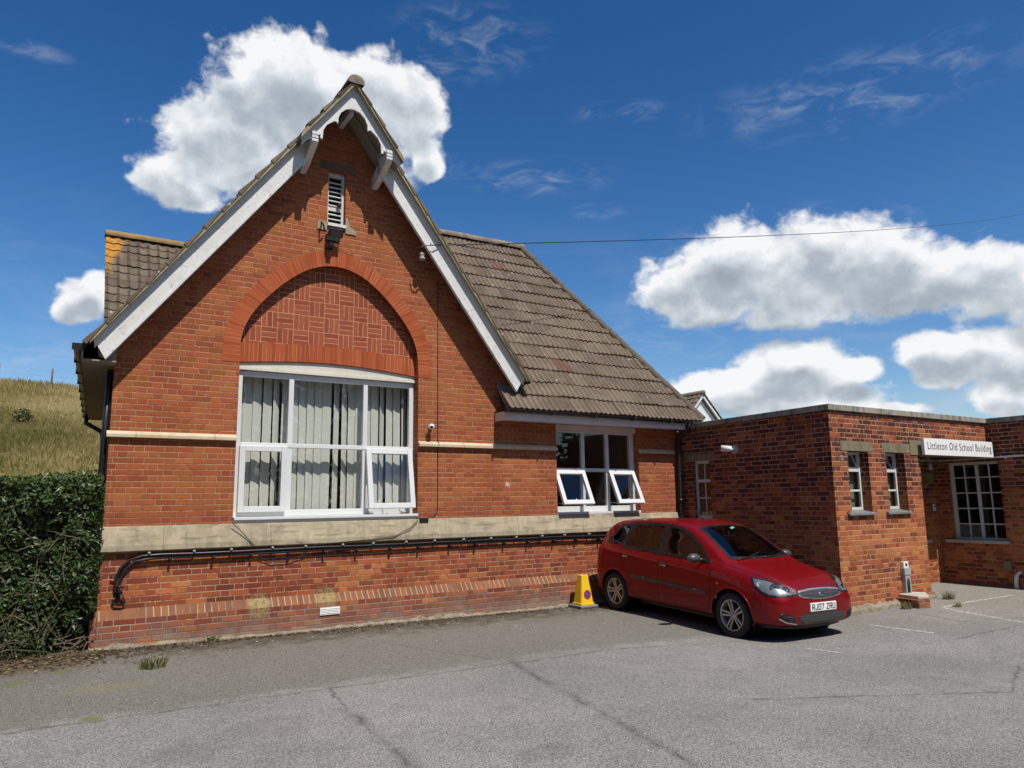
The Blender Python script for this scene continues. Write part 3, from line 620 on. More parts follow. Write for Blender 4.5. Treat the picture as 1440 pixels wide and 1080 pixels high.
def build_hill_grass():
    rng = random.Random(5); q = []; r = []
    for i in range(15000):
        y = 25 + 22.5 * sqrt(rng.random()); x = rng.uniform(-0.16, 0.10) * y + rng.uniform(-2, 2)
        z = hill_z(x, y); tone = 0.40 + 0.4 * sin(x * 0.9 + 1.3 * sin(y * 0.5)) * rng.random() - 0.15 * (y < 34) + 0.25 * (y > 40)
        tall = (0.08 + 0.13 * rng.random()) * (2.4 if y > 44 else 1.0)
        for k in range(3):
            a = rng.uniform(0, 2 * pi); ln = tall * rng.uniform(0.6, 1.2); w = rng.uniform(0.015, 0.04)
            bx, by = x + rng.uniform(-.12, .12), y + rng.uniform(-.12, .12)
            lean = rng.uniform(0.1, 0.6) * ln
            q.append(((bx - w, by, z - .03), (bx + w, by, z - .03), (bx + w * .3 + cos(a) * lean, by + sin(a) * lean * .4, z + ln), (bx - w * .3 + cos(a) * lean, by + sin(a) * lean * .4, z + ln)))
            r.append(min(max(tone + rng.uniform(-.25, .25), 0), 1))
    tag(quads_mesh('hill_grass', q, r, M['hay']), kind='stuff')
build_hill_grass()
def build_fence():
    f = thing('wire_fence', 'thin wire fence with grey timber posts along the top of the grassy bank', 'fence', (-1, 46, hill_z(-1, 46)))
    posts = [-9.45 + 2.35 * i for i in range(9)]
    for i, x in enumerate(posts):
        b = MB(); y = 45.6 + 0.06 * x; z = hill_z(x, y); t = 0.03 * sin(i * 2.3)
        b.tube([(x, y, z - .2), (x + t, y, z + 0.62), (x + t * 1.7, y, z + 1.22)], [.055, .05, .045], 7)
        b.build('post', M['post'], f)
    b = MB()
    for h in (0.5, 0.8, 1.1):
        b.tube([(x, 45.55 + 0.06 * x, hill_z(x, 45.6 + .06 * x) + h) for x in posts], 0.006, 4)
    b.build('wire', M['grey_metal'], f)
M['post'] = plain('weathered_timber', (0.15, 0.125, 0.1), 0.9, var=0.5)
build_fence()
def build_shrub():
    rng = random.Random(3); q = []; r = []; x0, y0 = -0.95, 36.5; z0 = hill_z(x0, y0)
    s = thing('shrub', 'small dark green bush alone on the dry grass bank', 'bush', (x0, y0, z0))
    for i in range(420):
        d = Vector((rng.gauss(0, 1), rng.gauss(0, 1), rng.gauss(0, 1))).normalized() * rng.uniform(.5, 1)
        p = Vector((x0 + d.x * .36, y0 + d.y * .36, z0 + .32 + d.z * .40)); a = rng.uniform(0, 6.28); u = Vector((cos(a), sin(a), rng.uniform(-.5, .5))) * .06; v = Vector((rng.uniform(-1, 1), rng.uniform(-1, 1), 1)).normalized() * .05
        q.append((p - u, p - v, p + u, p + v)); r.append(rng.random())
    quads_mesh('foliage', q, r, M['weed'], s)
    b = MB()
    for i in range(5): a = i * 1.3; b.tube([(x0, y0, z0 - .1), (x0 + cos(a) * .2, y0 + sin(a) * .2, z0 + .5)], .015, 5)
    b.build('stem', M['twig'], s)
def leaf_mat():
    m, t = material('hedge_leaves'); r = t.attr('rnd')[2]
    col = t.ramp(r, [(0.0, (0.018, 0.032, 0.010)), (0.45, (0.038, 0.066, 0.018)), (0.8, (0.072, 0.115, 0.026)), (1.0, (0.135, 0.175, 0.045))])
    p = t.n('ShaderNodeBsdfPrincipled'); t.put(p.inputs['Base Color'], col); p.inputs['Roughness'].default_value = 0.42; p.inputs['Specular IOR Level'].default_value = 0.45
    tr = t.n('ShaderNodeBsdfTranslucent'); t.put(tr.inputs[0], t.mix(0.4, col, (0.14, 0.2, 0.03))); ms = t.n('ShaderNodeMixShader'); ms.inputs[0].default_value = 0.22
    t.t.links.new(p.outputs[0], ms.inputs[1]); t.t.links.new(tr.outputs[0], ms.inputs[2]); t.out(ms.outputs[0]); return m
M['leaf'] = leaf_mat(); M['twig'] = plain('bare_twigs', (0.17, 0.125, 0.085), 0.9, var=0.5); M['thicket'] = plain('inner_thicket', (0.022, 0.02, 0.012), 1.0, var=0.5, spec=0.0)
build_shrub()
# ------------------------------------------------------------------ the old school
SB = thing('school_building', 'gabled red brick school hall with white bargeboards, big arched window and brown tiled roof', 'school', (3.35, 10, 0))
XC = 3.35                                   # middle of the gable
def gz(x): return 7.40 - 1.33 * abs(x - XC)  # underside of the gable roof
def arc(rx, dip, n=40, z0=3.72):
    """outer line of the brick arch, from right springing to left"""
    out = []
    for i in range(n + 1):
        t = pi * i / n; r = rx - dip * sin(2 * t) ** 2
        k = 1.0 + 0.016 * sin(t)
        out.append((XC + r * cos(t), z0 + r * sin(t) * k))
    return out
R_OUT, R_IN = arc(1.497, 0.085), arc(1.285, 0.095)
big_hole = [(4.645, 1.43)] + [(4.645, 3.5)] + R_IN[1:-1] + [(2.07, 3.5), (2.07, 1.43)]
small_hole = [(7.155, 1.43), (8.955, 1.43), (8.955, 2.925), (7.155, 2.925)]
vent_hole = [(3.19, 5.66), (3.455, 5.66), (3.455, 6.47), (3.19, 6.47)]
def school_walls():
    b = MB()
    outer = [(.62, .455), (9.94, .455), (9.94, 3.06), (6.4, 3.06), (6.4, gz(6.4)), (XC, gz(XC)), (.62, gz(.62))]
    b.prism(outer, 'y', 10.0, 10.36, [big_hole, small_hole, vent_hole]); b.cur = 1
    w = b.build('front_wall', [M['brick'], M['brick_low']], SB)
    for f in w.data.polygons:                  # below the stone band the bricks are the harder, redder kind
        pass
    b = MB(); b.box(.655, 9.992, .46, 9.93, 10.05, 1.12); b.build('low_wall', M['brick_low'], SB)
    # plinth with its chamfered course of bricks on edge
    b = MB(); b.box(.555, 9.9, -.4, 9.93, 10.2, .365); b.build('plinth', M['brick_base'], SB)
    b = MB(); b.add([(.555, 9.9, .365), (9.93, 9.9, .365), (9.93, 9.988, .475), (.625, 9.988, .475), (.625, 10.2, .475), (.555, 10.2, .365)], [(0, 1, 2, 3), (0, 3, 4, 5), (3, 2, (4), 4)][:2])
    b.build('plinth_course', M['brick_edge'], SB)
    # side and back walls
    b = MB(); b.add([(.63, 10.355, -.3), (1.0, 17.4, -.3), (1.0, 17.4, 3.7), (.63, 10.355, 3.7)], [(0, 1, 2, 3)])
    b.add([(1.0, 17.4, -.3), (9.9, 17.4, -.3), (9.9, 17.4, 3.0), (1.0, 17.4, 3.7)], [(0, 1, 2, 3)])
    b.add([(9.935, 10.36, -.3), (9.9, 17.4, -.3), (9.9, 17.4, 3.0), (9.935, 10.36, 3.0)], [(0, 1, 2, 3)])
    b.build('side_wall', M['brick'], SB)
    # arch ring of rubbed bricks, 4 mm proud
    b = MB(); vs = []; uvs = []; L = 0.0
    O = [(4.847, 3.515)] + R_OUT + [(1.852, 3.515)]; I = [(4.645, 3.515)] + R_IN + [(2.07, 3.515)]
    for k, (o, i) in enumerate(zip(O, I)):
        if k: L += (Vector(o) - Vector(O[k - 1])).length
        for d in (9.995, 10.10): vs += [(o[0], d, o[1]), (i[0], d, i[1])]; uvs += [(L, 0), (L, .21)]
    fs = []
    for k in range(len(O) - 1):
        a, c = 4 * k, 4 * k + 4
        fs += [(a, a + 1, c + 1, c), (a + 1, a + 3, c + 3, c + 1), (a, c, c + 2, a + 2)]
    fs += [(0, 2, 3, 1), (c, c + 1, c + 3, c + 2)]
    b.add(vs, fs, uvs); b.build('brick_arch', M['rubbed'], SB)
    # basket-weave panel and the flat arch over the window
    n = 16; top = [(4.66 - 2.61 * i / n, 3.80 + .06 * sin(pi * i / n)) for i in range(n + 1)]; bot = [(4.66 - 2.61 * i / n, 3.535 + .085 * sin(pi * i / n)) for i in range(n + 1)]
    b = MB(); ang = [p for p in arc(1.31, .095)]
    b.prism([(4.66, 3.7)] + ang[1:-1] + [(2.05, 3.7)], 'y', 10.125, 10.2); b.build('basket_weave_panel', M['basket'], SB)
    b = MB(); vs = []; uvs = []
    for (tx, tz), (bx, bz) in zip(top, bot):
        for d in (10.10, 10.19): vs += [(tx, d, tz), (bx, d, bz)]; uvs += [(tx, 0), (tx, .25)]
    fs = []
    for k in range(n): a, c = 4 * k, 4 * k + 4; fs += [(a, a + 1, c + 1, c), (a + 1, a + 3, c + 3, c + 1), (a, c, c + 2, a + 2)]
    b.add(vs, fs, uvs); b.build('flat_arch', M['rubbed'], SB)
    # timber head filling between flat arch and frame
    b = MB(); b.prism([(4.64, 3.44), (2.075, 3.44)] + [(4.64 - 2.565 * i / n, 3.53 + .085 * sin(pi * i / n)) for i in range(n, -1, -1)], 'y', 10.13, 10.22)
    b.prism([(4.64, 3.44), (2.075, 3.44), (2.075, 3.475), (4.64, 3.475)], 'y', 10.105, 10.129); b.build('window_head', M['cream'], SB)
    # stone band, string course
    b = MB(); prof = [(10.04, 1.425), (9.975, 1.42), (9.925, 1.20), (9.925, 1.135), (9.95, 1.12), (10.04, 1.12)]
    b.prism(prof, 'x', .598, 9.93); o = b.build('stone_band', M['stone'], SB, bevel=.006)
    b = MB(); prof = [(10.02, 2.555), (9.995, 2.555), (9.945, 2.515), (9.945, 2.475), (10.02, 2.475)]
    for x0, x1 in ((.585, 2.068), (4.648, 7.152), (8.958, 9.80)): b = MB(); b.prism(prof, 'x', x0, x1); b.build('string_course', M['stone_string'], SB, bevel=.005)
    # louvred vent with its stone lintel and sill blocks
    b = MB(); b.prism([(3.06, 6.475), (3.60, 6.475), (3.60, 6.60), (3.06, 6.60)], 'y', 9.994, 10.1); b.build('vent_lintel', M['dark_stone'], SB)
    b = MB(); b.prism([(3.045, 5.545), (3.185, 5.545), (3.185, 5.665), (3.045, 5.665)], 'y', 9.985, 10.1); b.build('vent_stone', M['vent_stone'], SB); b = MB(); b.prism([(3.46, 5.545), (3.62, 5.545), (3.62, 5.60), (3.52, 5.665), (3.49, 5.78), (3.46, 5.78)], 'y', 9.985, 10.1)
    b.build('vent_stone', M['vent_stone'], SB)
    b = MB(); b.box(3.186, 9.96, 5.615, 3.459, 10.2, 5.66); b.build('vent_sill', M['old_white'], SB)
    v = MB(); v.box(3.19, 10.07, 5.66, 3.222, 10.13, 6.47); v.box(3.418, 10.07, 5.66, 3.455, 10.13, 6.47); v.box(3.222, 10.072, 6.41, 3.418, 10.13, 6.47)
    vo = v.build('louvre_vent', M['grey_white'], SB)
    v = MB()
    for i in range(10):
        z = 5.70 + .07 * i
        if i == 3: v.box(3.222, 10.085, z - .02, 3.418, 10.10, z + .06); continue
        v.obox((3.32, 10.10, z), (1, 0, 0), (0, 1, .75), (0, -.75, 1), .098, .032, .006)
    v.build('slat', M['grey_white'], vo); v = MB(); v.box(3.195, 10.2, 5.66, 3.45, 10.24, 6.47); v.build('vent_backing', M['black_matt'], vo)
    v = MB(); v.tube([(3.37, 10.06, 5.96), (3.38, 10.03, 5.99)], .03, 8); v.build('knob', M['black'], vo)
    # room behind the windows
    b = MB()
    x0, x1, y0, y1, z0, z1 = .9, 9.7, 10.365, 15.0, .3, 3.5
    b.add([(x0, y0, z0), (x1, y0, z0), (x1, y1, z0), (x0, y1, z0), (x0, y0, z1), (x1, y0, z1), (x1, y1, z1), (x0, y1, z1)], [(0, 1, 2, 3), (4, 7, 6, 5), (1, 5, 6, 2), (2, 6, 7, 3), (3, 7, 4, 0)])
    b.box(5.8, 10.4, .3, 5.9, 14.98, 3.49)
    b.build('interior_wall', M['room'], SB)
school_walls()
# ---- windows
def bar_frame(b, x0, x1, z0, z1, y, w, d=.06, bot=None):
    bt = bot or w
    b.box(x0, y, z0, x0 + w, y + d, z1); b.box(x1 - w, y, z0, x1, y + d, z1)
    b.box(x0 + w, y + .001, z1 - w, x1 - w, y + d - .001, z1); b.box(x0 + w, y + .001, z0, x1 - w, y + d - .001, z0 + bt)
def pane(b, x0, x1, z0, z1, y): b.add([(x0, y, z0), (x1, y, z0), (x1, y, z1), (x0, y, z1)], [(0, 1, 2, 3)])
def tilt_sash(x0, x1, zt, zb, y, ang, w=.075, handle=True):
    """top-hung casement swung out at the bottom by ang; frame, glass and handle in one mesh"""
    b = MB(); g = MB()
    bar_frame(b, x0, x1, zb, zt, y - .035, w, .055); b.cur = 1; pane(b, x0 + w - .005, x1 - w + .005, zb + w - .005, zt - w + .005, y - .008)
    b.cur = 0
    if handle: b.box((x0 + x1) / 2 - .012, y + .02, zb + .05, (x0 + x1) / 2 + .012, y + .035, zb + .12)
    R = Matrix.Translation((0, y, zt)) @ Matrix.Rotation(-ang, 4, 'X') @ Matrix.Translation((0, -y, -zt))
    b.v = [tuple(R @ Vector(v)) for v in b.v]
    return b
def big_window():
    w = MB(); y = 10.15; x0, x1 = 2.078, 4.637
    w.box(x0, y, 1.50, x0 + .072, y + .07, 3.435); w.box(x1 - .072, y, 1.50, x1, y + .07, 3.435); w.box(x0 + .072, y + .001, 3.36, x1 - .072, y + .069, 3.435); w.box(x0 + .072, y + .001, 1.50, x1 - .072, y + .069, 1.585)
    w.box(2.768, y + .002, 2.475, 2.838, y + .068, 3.36); w.box(3.845, y + .002, 2.475, 3.912, y + .068, 3.36)
    w.box(x0 + .072, y - .004, 2.415, x1 - .072, y + .067, 2.475)
    w.box(2.768, y + .002, 1.585, 2.838, y + .068, 2.415); w.box(3.845, y + .002, 1.585, 3.905, y + .068, 2.415)
    wi = w.build('window', M['upvc'], SB, bevel=.006); wi['label'] = 'six light white window with patterned blinds under the brick arch'
    g = MB(); yy = y + .035
    for a, c in ((2.15, 2.768), (2.838, 3.845), (3.912, 4.565)): pane(g, a, c, 2.475, 3.36, yy)
    pane(g, 2.838, 3.845, 1.585, 2.415, yy); g.build('pane', M['glass'], wi)
    s = MB(); s.box(2.075, 9.985, 1.426, 4.642, 10.149, 1.462); s.box(2.078, 9.955, 1.462, 4.64, 10.16, 1.499); so = s.build('sill', M['upvc'], wi, bevel=.005)
    tilt_sash(2.142, 2.762, 2.43, 1.56, y - .012, 0.0).build('sash', [M['upvc'], M['glass']], wi, bevel=.006)
    tilt_sash(3.885, 4.60, 2.43, 1.565, y - .012, radians(10)).build('sash', [M['upvc'], M['glass']], wi, bevel=.006)
    for x in (4.15, 4.42): s = MB(); s.tube([(x, y, 1.60), (x + .05, y - .11, 1.585)], .006, 6); s.build('stay', M['steel_white'], wi)
    for x in (3.93, 4.45): s = MB(); s.box(x, y - .03, 1.52, x + .09, y, 1.545); s.build('catch', M['steel_white'], wi)
big_window()
def small_window():
    w = MB(); y = 10.12; x0, x1 = 7.16, 8.95
    w.box(x0, y, 1.47, x0 + .05, y + .07, 2.83); w.box(x1 - .095, y, 1.47, x1, y + .07, 2.83); w.box(x0 + .05, y + .001, 2.80, x1 - .095, y + .069, 2.83); w.box(x0 + .05, y + .001, 1.47, x1 - .095, y + .069, 1.56)
    for a in (7.772, 8.305): w.box(a, y + .002, 2.20, a + .07, y + .068, 2.80); w.box(a, y + .002, 1.56, a + .07, y + .068, 2.14)
    w.box(x0 + .05, y - .004, 2.14, x1 - .095, y + .067, 2.20)
    wi = w.build('window', M['upvc'], SB, bevel=.006); wi['label'] = 'white window with two lower casements pushed open, beside the corner'
    g = MB(); yy = y + .035
    for a, c in ((7.21, 7.772), (7.842, 8.305), (8.375, 8.855)): pane(g, a, c, 2.20, 2.80, yy)
    pane(g, 7.842, 8.305, 1.56, 2.14, yy); g.build('pane', M['glass'], wi)
    h = MB(); h.box(7.157, 10.06, 2.83, 8.952, 10.2, 2.923); h.box(7.157, 10.04, 2.905, 8.952, 10.059, 2.922); h.build('head', M['fascia'], wi)
    s = MB(); s.box(7.158, 9.985, 1.427, 8.952, 10.14, 1.469); s.build('sill', M['upvc'], wi, bevel=.005)
    tilt_sash(7.165, 7.795, 2.155, 1.53, y - .012, radians(25)).build('sash', [M['upvc'], M['glass']], wi, bevel=.006)
    tilt_sash(8.325, 8.905, 2.155, 1.53, y - .012, radians(25)).build('sash', [M['upvc'], M['glass']], wi, bevel=.006)
    for x in (7.23, 7.72, 8.38, 8.84): s = MB(); s.tube([(x, y, 1.62), (x, y - .25, 1.60)], .006, 6); s.build('stay', M['steel_white'], wi)
small_window()
# ---- roofs
def tiled(b, O, U, V, N, rows, g, xr, rib=.105, rh=.016, tw=.30, seed=0, lift=.045, wav=.0):
    O, U, V, N = (Vector(k) for k in (O, U, V, N)); rng = random.Random(seed)
    for r in range(rows):
        x0, x1 = xr(r)
        if x1 - x0 < .05: continue
        n = max(2, int(ceil((x1 - x0) / (rib / 4)))); lo = []; hi = []; lip = []; u_lo = []
        jit = {}
        for i in range(n + 1):
            x = x0 + (x1 - x0) * i / n; k = int(floor(x / tw + .5 * (r % 2)))
            if k not in jit: jit[k] = (rng.uniform(-.006, .006), rng.uniform(-.006, .008))
            a, c = jit[k]
            h = rh * (0.5 + 0.5 * cos(2 * pi * x / rib)) ** 1.4
            sag = wav * sin(x * 1.1 + r * .3) + .5 * wav * sin(x * 2.7)
            lo.append(O + U * x + V * (r * g - .03 + a) + N * (lift + h + c + sag)); hi.append(O + U * x + V * ((r + 1) * g + .01 + a) + N * (.014 + h + c + sag)); lip.append(O + U * x + V * (r * g - .03 + a) + N * (.004 + sag))
            u_lo.append(x / tw + .5 * (r % 2))
        m = n + 1; vs = lo + hi + lip; uv = [(u, r + .02) for u in u_lo] + [(u, r + .98) for u in u_lo] + [(u, r + .01) for u in u_lo]
        fs = [(i, i + 1, m + i + 1, m + i) for i in range(n)] + [(2 * m + i, 2 * m + i + 1, i + 1, i) for i in range(n)]
        fs += [(0, m, 2 * m), (n, 2 * m + n, m + n)]
        b.add(vs, fs, uv)
SL = sqrt(1 + 1.33 ** 2); GC, GS = 1 / SL, 1.33 / SL
def school_roofs():
    g = .3375
    # gable roof: two slopes, ridge running back; the head of the gable steps forward
    for sgn in (-1, 1):
        b = MB(); V = (-sgn * GC, 0, GS); sk = .055 if sgn < 0 else 0.0; N = (sgn * GS, 0, GC)
        RB = 7.56; ze = 3.52; xe = XC + sgn * (RB - ze) / 1.33
        U = (sk, 1, 0)
        def xr(r): return (9.355, 14.5) if r >= 12 else (9.60, 14.5)
        tiled(b, (xe - sk * 9.6, 0, ze), U, V, N, 15, g, xr, rh=.012, rib=.15, tw=.33, seed=3 + sgn, wav=.004)
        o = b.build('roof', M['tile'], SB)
        def strip(b, c0, c1, z0, z1, y0, y1): b.prism([(XC + sgn * c0, z0 - 1.33 * c0), (XC + sgn * c1, z0 - 1.33 * c1), (XC + sgn * c1, z1 - 1.33 * c1), (XC + sgn * c0, z1 - 1.33 * c0)], 'y', y0, y1)
        b = MB(); strip(b, 0, 3.03 if sgn > 0 else 2.72, RB - .07, RB - .015, 9.74, 14.4); b.build('roof_boarding', M['soffit'], o)
        b = MB(); strip(b, .70, 3.02, RB - .02, RB + .055, 9.612, 9.74); strip(b, 0, .745, RB - .02, RB + .06, 9.368, 9.74); b.build('verge', M['verge'], o)
        b = MB(); lo, hi = 7.135, 7.44
        p1 = (XC + sgn * 2.845, lo - 1.33 * 2.845); p2 = (XC + sgn * 2.955, hi - 1.33 * 2.955 + .03)
        b.prism([(XC + sgn * .50, lo - 1.33 * .50), p1, p2, (XC + sgn * .50, hi - 1.33 * .50)], 'y', 9.70, 9.735)
        strip(b, .52, 2.85, lo + .012, lo + .06, 9.688, 9.699); b.build('bargeboard', M['old_white'], SB)
        b = MB(); strip(b, .55, 2.97, 7.43, RB - .022, 9.685, 9.735); strip(b, .55, 2.98, 7.50, RB - .022, 9.668, 9.684); b.build('barge_moulding', M['grey_white'], SB)
        b = MB(); strip(b, .05, 2.9, 7.43, 7.46, 9.737, 10.02); b.build('verge_soffit', M['soffit'], SB)
        # carved bracket
        kx = XC + sgn * .545
        b = MB(); prof = [(9.41, 6.705), (9.41, 6.66), (9.425, 6.65), (9.41, 6.64), (9.41, 6.61), (9.425, 6.60), (9.41, 6.59), (9.41, 6.56), (9.425, 6.55), (9.44, 6.53), (9.60, 6.46), (9.80, 6.37), (9.97, 6.32), (10.0, 6.32), (10.0, 6.50), (9.70, 6.64), (9.55, 6.70)]
        b.prism(prof, 'x', kx - .045, kx + .045); b.build('carved_bracket', M['old_white'], SB, bevel=.004)
        # forward head: moulding boards and soffit
        b = MB(); strip(b, 0, .72, 7.43, RB - .022, 9.445, 9.47); strip(b, 0, .73, 7.50, RB - .022, 9.43, 9.444); b.build('barge_moulding', M['grey_white'], SB)
        b = MB(); strip(b, 0, .72, 7.48, 7.51, 9.49, 10.02); b.build('verge_soffit', M['soffit'], SB)
    # trefoil board
    tre = [(2.885, 6.70), (2.885, 6.65), (2.918, 6.641), (2.927, 6.775), (2.974, 6.867), (3.074, 6.948), (3.105, 6.955), (3.132, 6.925), (3.136, 7.019), (3.173, 7.105), (3.25, 7.18), (3.35, 7.205), (3.45, 7.18), (3.527, 7.105), (3.564, 7.019), (3.568, 6.925), (3.595, 6.955), (3.626, 6.948), (3.726, 6.867), (3.773, 6.775), (3.782, 6.641), (3.815, 6.65), (3.815, 6.70), (4.01, 6.565), (3.35, 7.445), (2.69, 6.565)]
    b = MB(); b.prism(tre, 'y', 9.452, 9.485); b.build('trefoil_board', M['old_white'], SB)
    b = MB(); b.obox((XC, 9.76, 7.22), (1, 0, 0), (0, 1, 0), (0, 0, 1), .035, .24, .06); b.build('ridge_beam', M['grey_white'], SB)
    def ridge_run(a, c, r, parent=None, mt='ridge'):
        b = MB(); a = Vector(a); c = Vector(c); L = (c - a).length; n = max(1, int(round(L / .45))); d = (c - a).normalized()
        side = d.cross(Vector((0, 0, 1))).normalized(); upv = side.cross(d)
        for i in range(n):
            p = a.lerp(c, i / n) - d * .01; q = a.lerp(c, (i + 1) / n) + d * .02; k = 10; vs = []
            for P, rr in ((p, r * 1.06), (q, r)):
                for j in range(k + 1): t = radians(-15) + radians(210) * j / k; vs.append(P + side * (cos(t) * rr) + upv * (sin(t) * rr * .85 + .003 * (i % 2)))
            b.add(vs, [(j, j + 1, k + 2 + j, k + 1 + j) for j in range(k)] + [tuple(range(k + 1)), tuple(range(2 * k + 1, k, -1))])
        return b.build('ridge_tile', M[mt], parent or SB)
    ridge_run((XC, 9.35, 7.575), (XC, 14.4, 7.575), .115)
    # front slope with a hip at its right end
    a = math.atan(1.235); ca, sa = cos(a), sin(a)
    E = (0, 9.62, 3.075)
    def at_v(v): return 9.62 + v * ca, 3.075 + v * sa
    hip0, hip1 = Vector((10.24, 9.62, 3.075)), Vector((8.32, 12.78, 6.98))
    def xr2(r):
        y, z = at_v((r + .5) * g); x1 = hip0.x + (hip1.x - hip0.x) * (z - hip0.z) / (hip1.z - hip0.z)
        x0 = 5.975 if z < 3.36 else XC + (7.56 - z) / 1.33 - .12
        return (x0, x1)
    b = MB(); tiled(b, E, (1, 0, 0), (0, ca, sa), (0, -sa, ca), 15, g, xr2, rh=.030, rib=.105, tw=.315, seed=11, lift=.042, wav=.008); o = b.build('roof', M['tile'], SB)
    b = MB(); b.prism([(6.02, 9.66), (10.2, 9.66), (8.30, 12.75), (4.0, 12.75), (4.0, 10.6), (6.02, 10.3)], 'z', 0, 1)
    b.v = [(x, y, 3.075 + (y - 9.62) * 1.235 - (.03 if z > .5 else .10)) for x, y, z in b.v]; b.build('roof_boarding', M['soffit'], o)
    hp = MB(); hp.add([(10.24, 9.62, 3.08), (8.32, 12.78, 6.98), (8.32, 14.0, 6.98), (10.24, 17.4, 3.08)], [(0, 1, 2, 3)], [(0, 0), (0, 10), (4, 10), (20, 0)])
    hp.add([(3.5, 12.78, 6.98), (8.32, 12.78, 6.98), (8.32, 14.0, 6.98), (3.5, 14.0, 6.98)], [(0, 1, 2, 3)], [(0, 0), (15, 0), (15, 3), (0, 3)]); hp.add([(3.5, 14.0, 6.98), (8.32, 14.0, 6.98), (10.24, 17.5, 3.0), (3.5, 17.5, 3.0)], [(0, 1, 2, 3)], [(0, 10), (15, 10), (20, 0), (0, 0)])
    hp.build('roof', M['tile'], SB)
    ridge_run(hip0 + Vector((-.02, .02, .03)), hip1 + Vector((0, 0, .05)), .085, o, 'hip'); ridge_run((8.36, 12.80, 7.03), (3.9, 12.80, 6.96), .115, o, 'ridge')
    # fascia, soffit, gutter of the front slope
    b = MB(); b.box(5.975, 9.665, 2.905, 9.80, 9.69, 3.02); b.box(5.975, 9.691, 2.907, 5.999, 9.998, 3.04); b.build('fascia', M['fascia'], SB)
    b = MB(); b.box(6.0, 9.69, 2.925, 9.93, 10.0, 2.945); b.build('eaves_soffit', M['fascia'], SB)
    def gutter(p, q, r=.055):
        b = MB(); p = Vector(p); q = Vector(q); d = (q - p).normalized(); s = d.cross(Vector((0, 0, 1))).normalized(); vs = []; k = 8
        for P in (p, q):
            for rr in (r, r - .006):
                for j in range(k + 1): t = pi + pi * j / k; vs.append(P + s * (cos(t) * rr) + Vector((0, 0, sin(t) * rr)))
        m = k + 1; fs = [(j, j + 1, 2 * m + j + 1, 2 * m + j) for j in range(k)] + [(m + j, m + j + 1, 3 * m + j + 1, 3 * m + j) for j in range(k)]
        fs += [(0, m, 3 * m, 2 * m), (k, m + k, 3 * m + k, 2 * m + k)]
        fs += [(j, j + 1, m + j + 1, m + j) for j in range(k)] + [tuple(range(m))]
        b.add(vs, fs, smooth=False)
        n = int((q - p).length / .8)
        for i in range(n + 1): c = p.lerp(q, i / max(n, 1)); b.obox(c + Vector((0, 0, -r * .4)), d, s, (0, 0, 1), .015, r * 1.12, r * .72)
        return b.build('gutter', M['black'], SB)
    gutter((5.95, 9.60, 3.07), (10.22, 9.60, 3.045), .048)
    gutter((.215, 9.68, 3.50), (.60, 16.6, 3.44), .052)
    b = MB(); b.prism([(.255, 9.74), (.64, 16.6), (.66, 16.6), (.275, 9.74)], 'z', 3.36, 3.52); b.prism([(.27, 9.76), (.65, 16.6), (1.0, 16.6), (.62, 9.76)], 'z', 3.34, 3.358); b.build('fascia', M['soffit'], SB)
    # boxed eaves foot at the left end of the gable
    b = MB(); b.prism([(.44, 3.40), (.62, 3.34), (.62, 3.70), (.42, 3.52)], 'y', 9.80, 9.999); b.build('eaves_foot', M['soffit'], SB)
    b = MB(); b.tube([(.60, 16.3, 3.40), (.60, 16.3, 3.25), (.87, 16.2, 3.08), (.90, 16.2, 2.95), (.90, 16.2, 0)], .045, 8); b.build('downpipe', M['black'], SB)
    b = MB(); b.tube([(.585, 10.08, 3.3), (.57, 10.10, 2.4), (.57, 10.1, 0)], .035, 8); b.build('downpipe', M['black'], SB)
    b = MB(); b.tube([(9.84, 9.60, 3.02), (9.84, 9.62, 2.92), (9.85, 9.90, 2.78), (9.85, 9.91, 2.6), (9.85, 9.91, 1.45), (9.85, 9.83, 1.30), (9.85, 9.83, 0)], .036, 10)
    for z in (2.5, 1.6, .7): b.tube([(9.85, 9.91 if z > 1.4 else 9.83, z), (9.85, 9.91 if z > 1.4 else 9.83, z + .06)], .047, 10)
    b.build('downpipe', M['black'], SB)
    # left cross wing behind
    def xr3(r): return (.57, 3.2)
    zr, yr = 6.10, 13.5; v_len = 15 * .20
    O = (0, yr - v_len * ca, zr - v_len * sa)
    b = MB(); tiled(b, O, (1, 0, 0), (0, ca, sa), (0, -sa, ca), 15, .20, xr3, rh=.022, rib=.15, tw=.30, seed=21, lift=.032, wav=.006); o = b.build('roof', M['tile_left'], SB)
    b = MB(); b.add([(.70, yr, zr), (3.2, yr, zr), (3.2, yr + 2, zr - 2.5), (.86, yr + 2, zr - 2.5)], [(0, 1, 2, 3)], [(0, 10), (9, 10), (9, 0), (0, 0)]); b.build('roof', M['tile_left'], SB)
    ridge_run((.57, yr, zr + .02), (3.2, yr, zr + .02), .10, o, 'tile_left_ridge')
    b = MB(); b.add([(.68, yr - 1.9, zr - 2.35), (.88, yr + 1.9, zr - 2.35), (.80, yr, zr - .02)], [(0, 1, 2)]); b.add([(.68, yr - 1.9, zr - 2.35), (.88, yr + 1.9, zr - 2.35), (.88, yr + 1.9, 3.3), (.68, yr - 1.9, 3.3)], [(0, 1, 2, 3)]); b.build('wing_gable', M['brick'], SB)
M['tile_left_ridge'] = stone('lichen_ridge', (0.30, 0.20, 0.07), (0.17, 0.13, 0.08), (0.45, 0.26, 0.05), scale=3)
school_roofs()
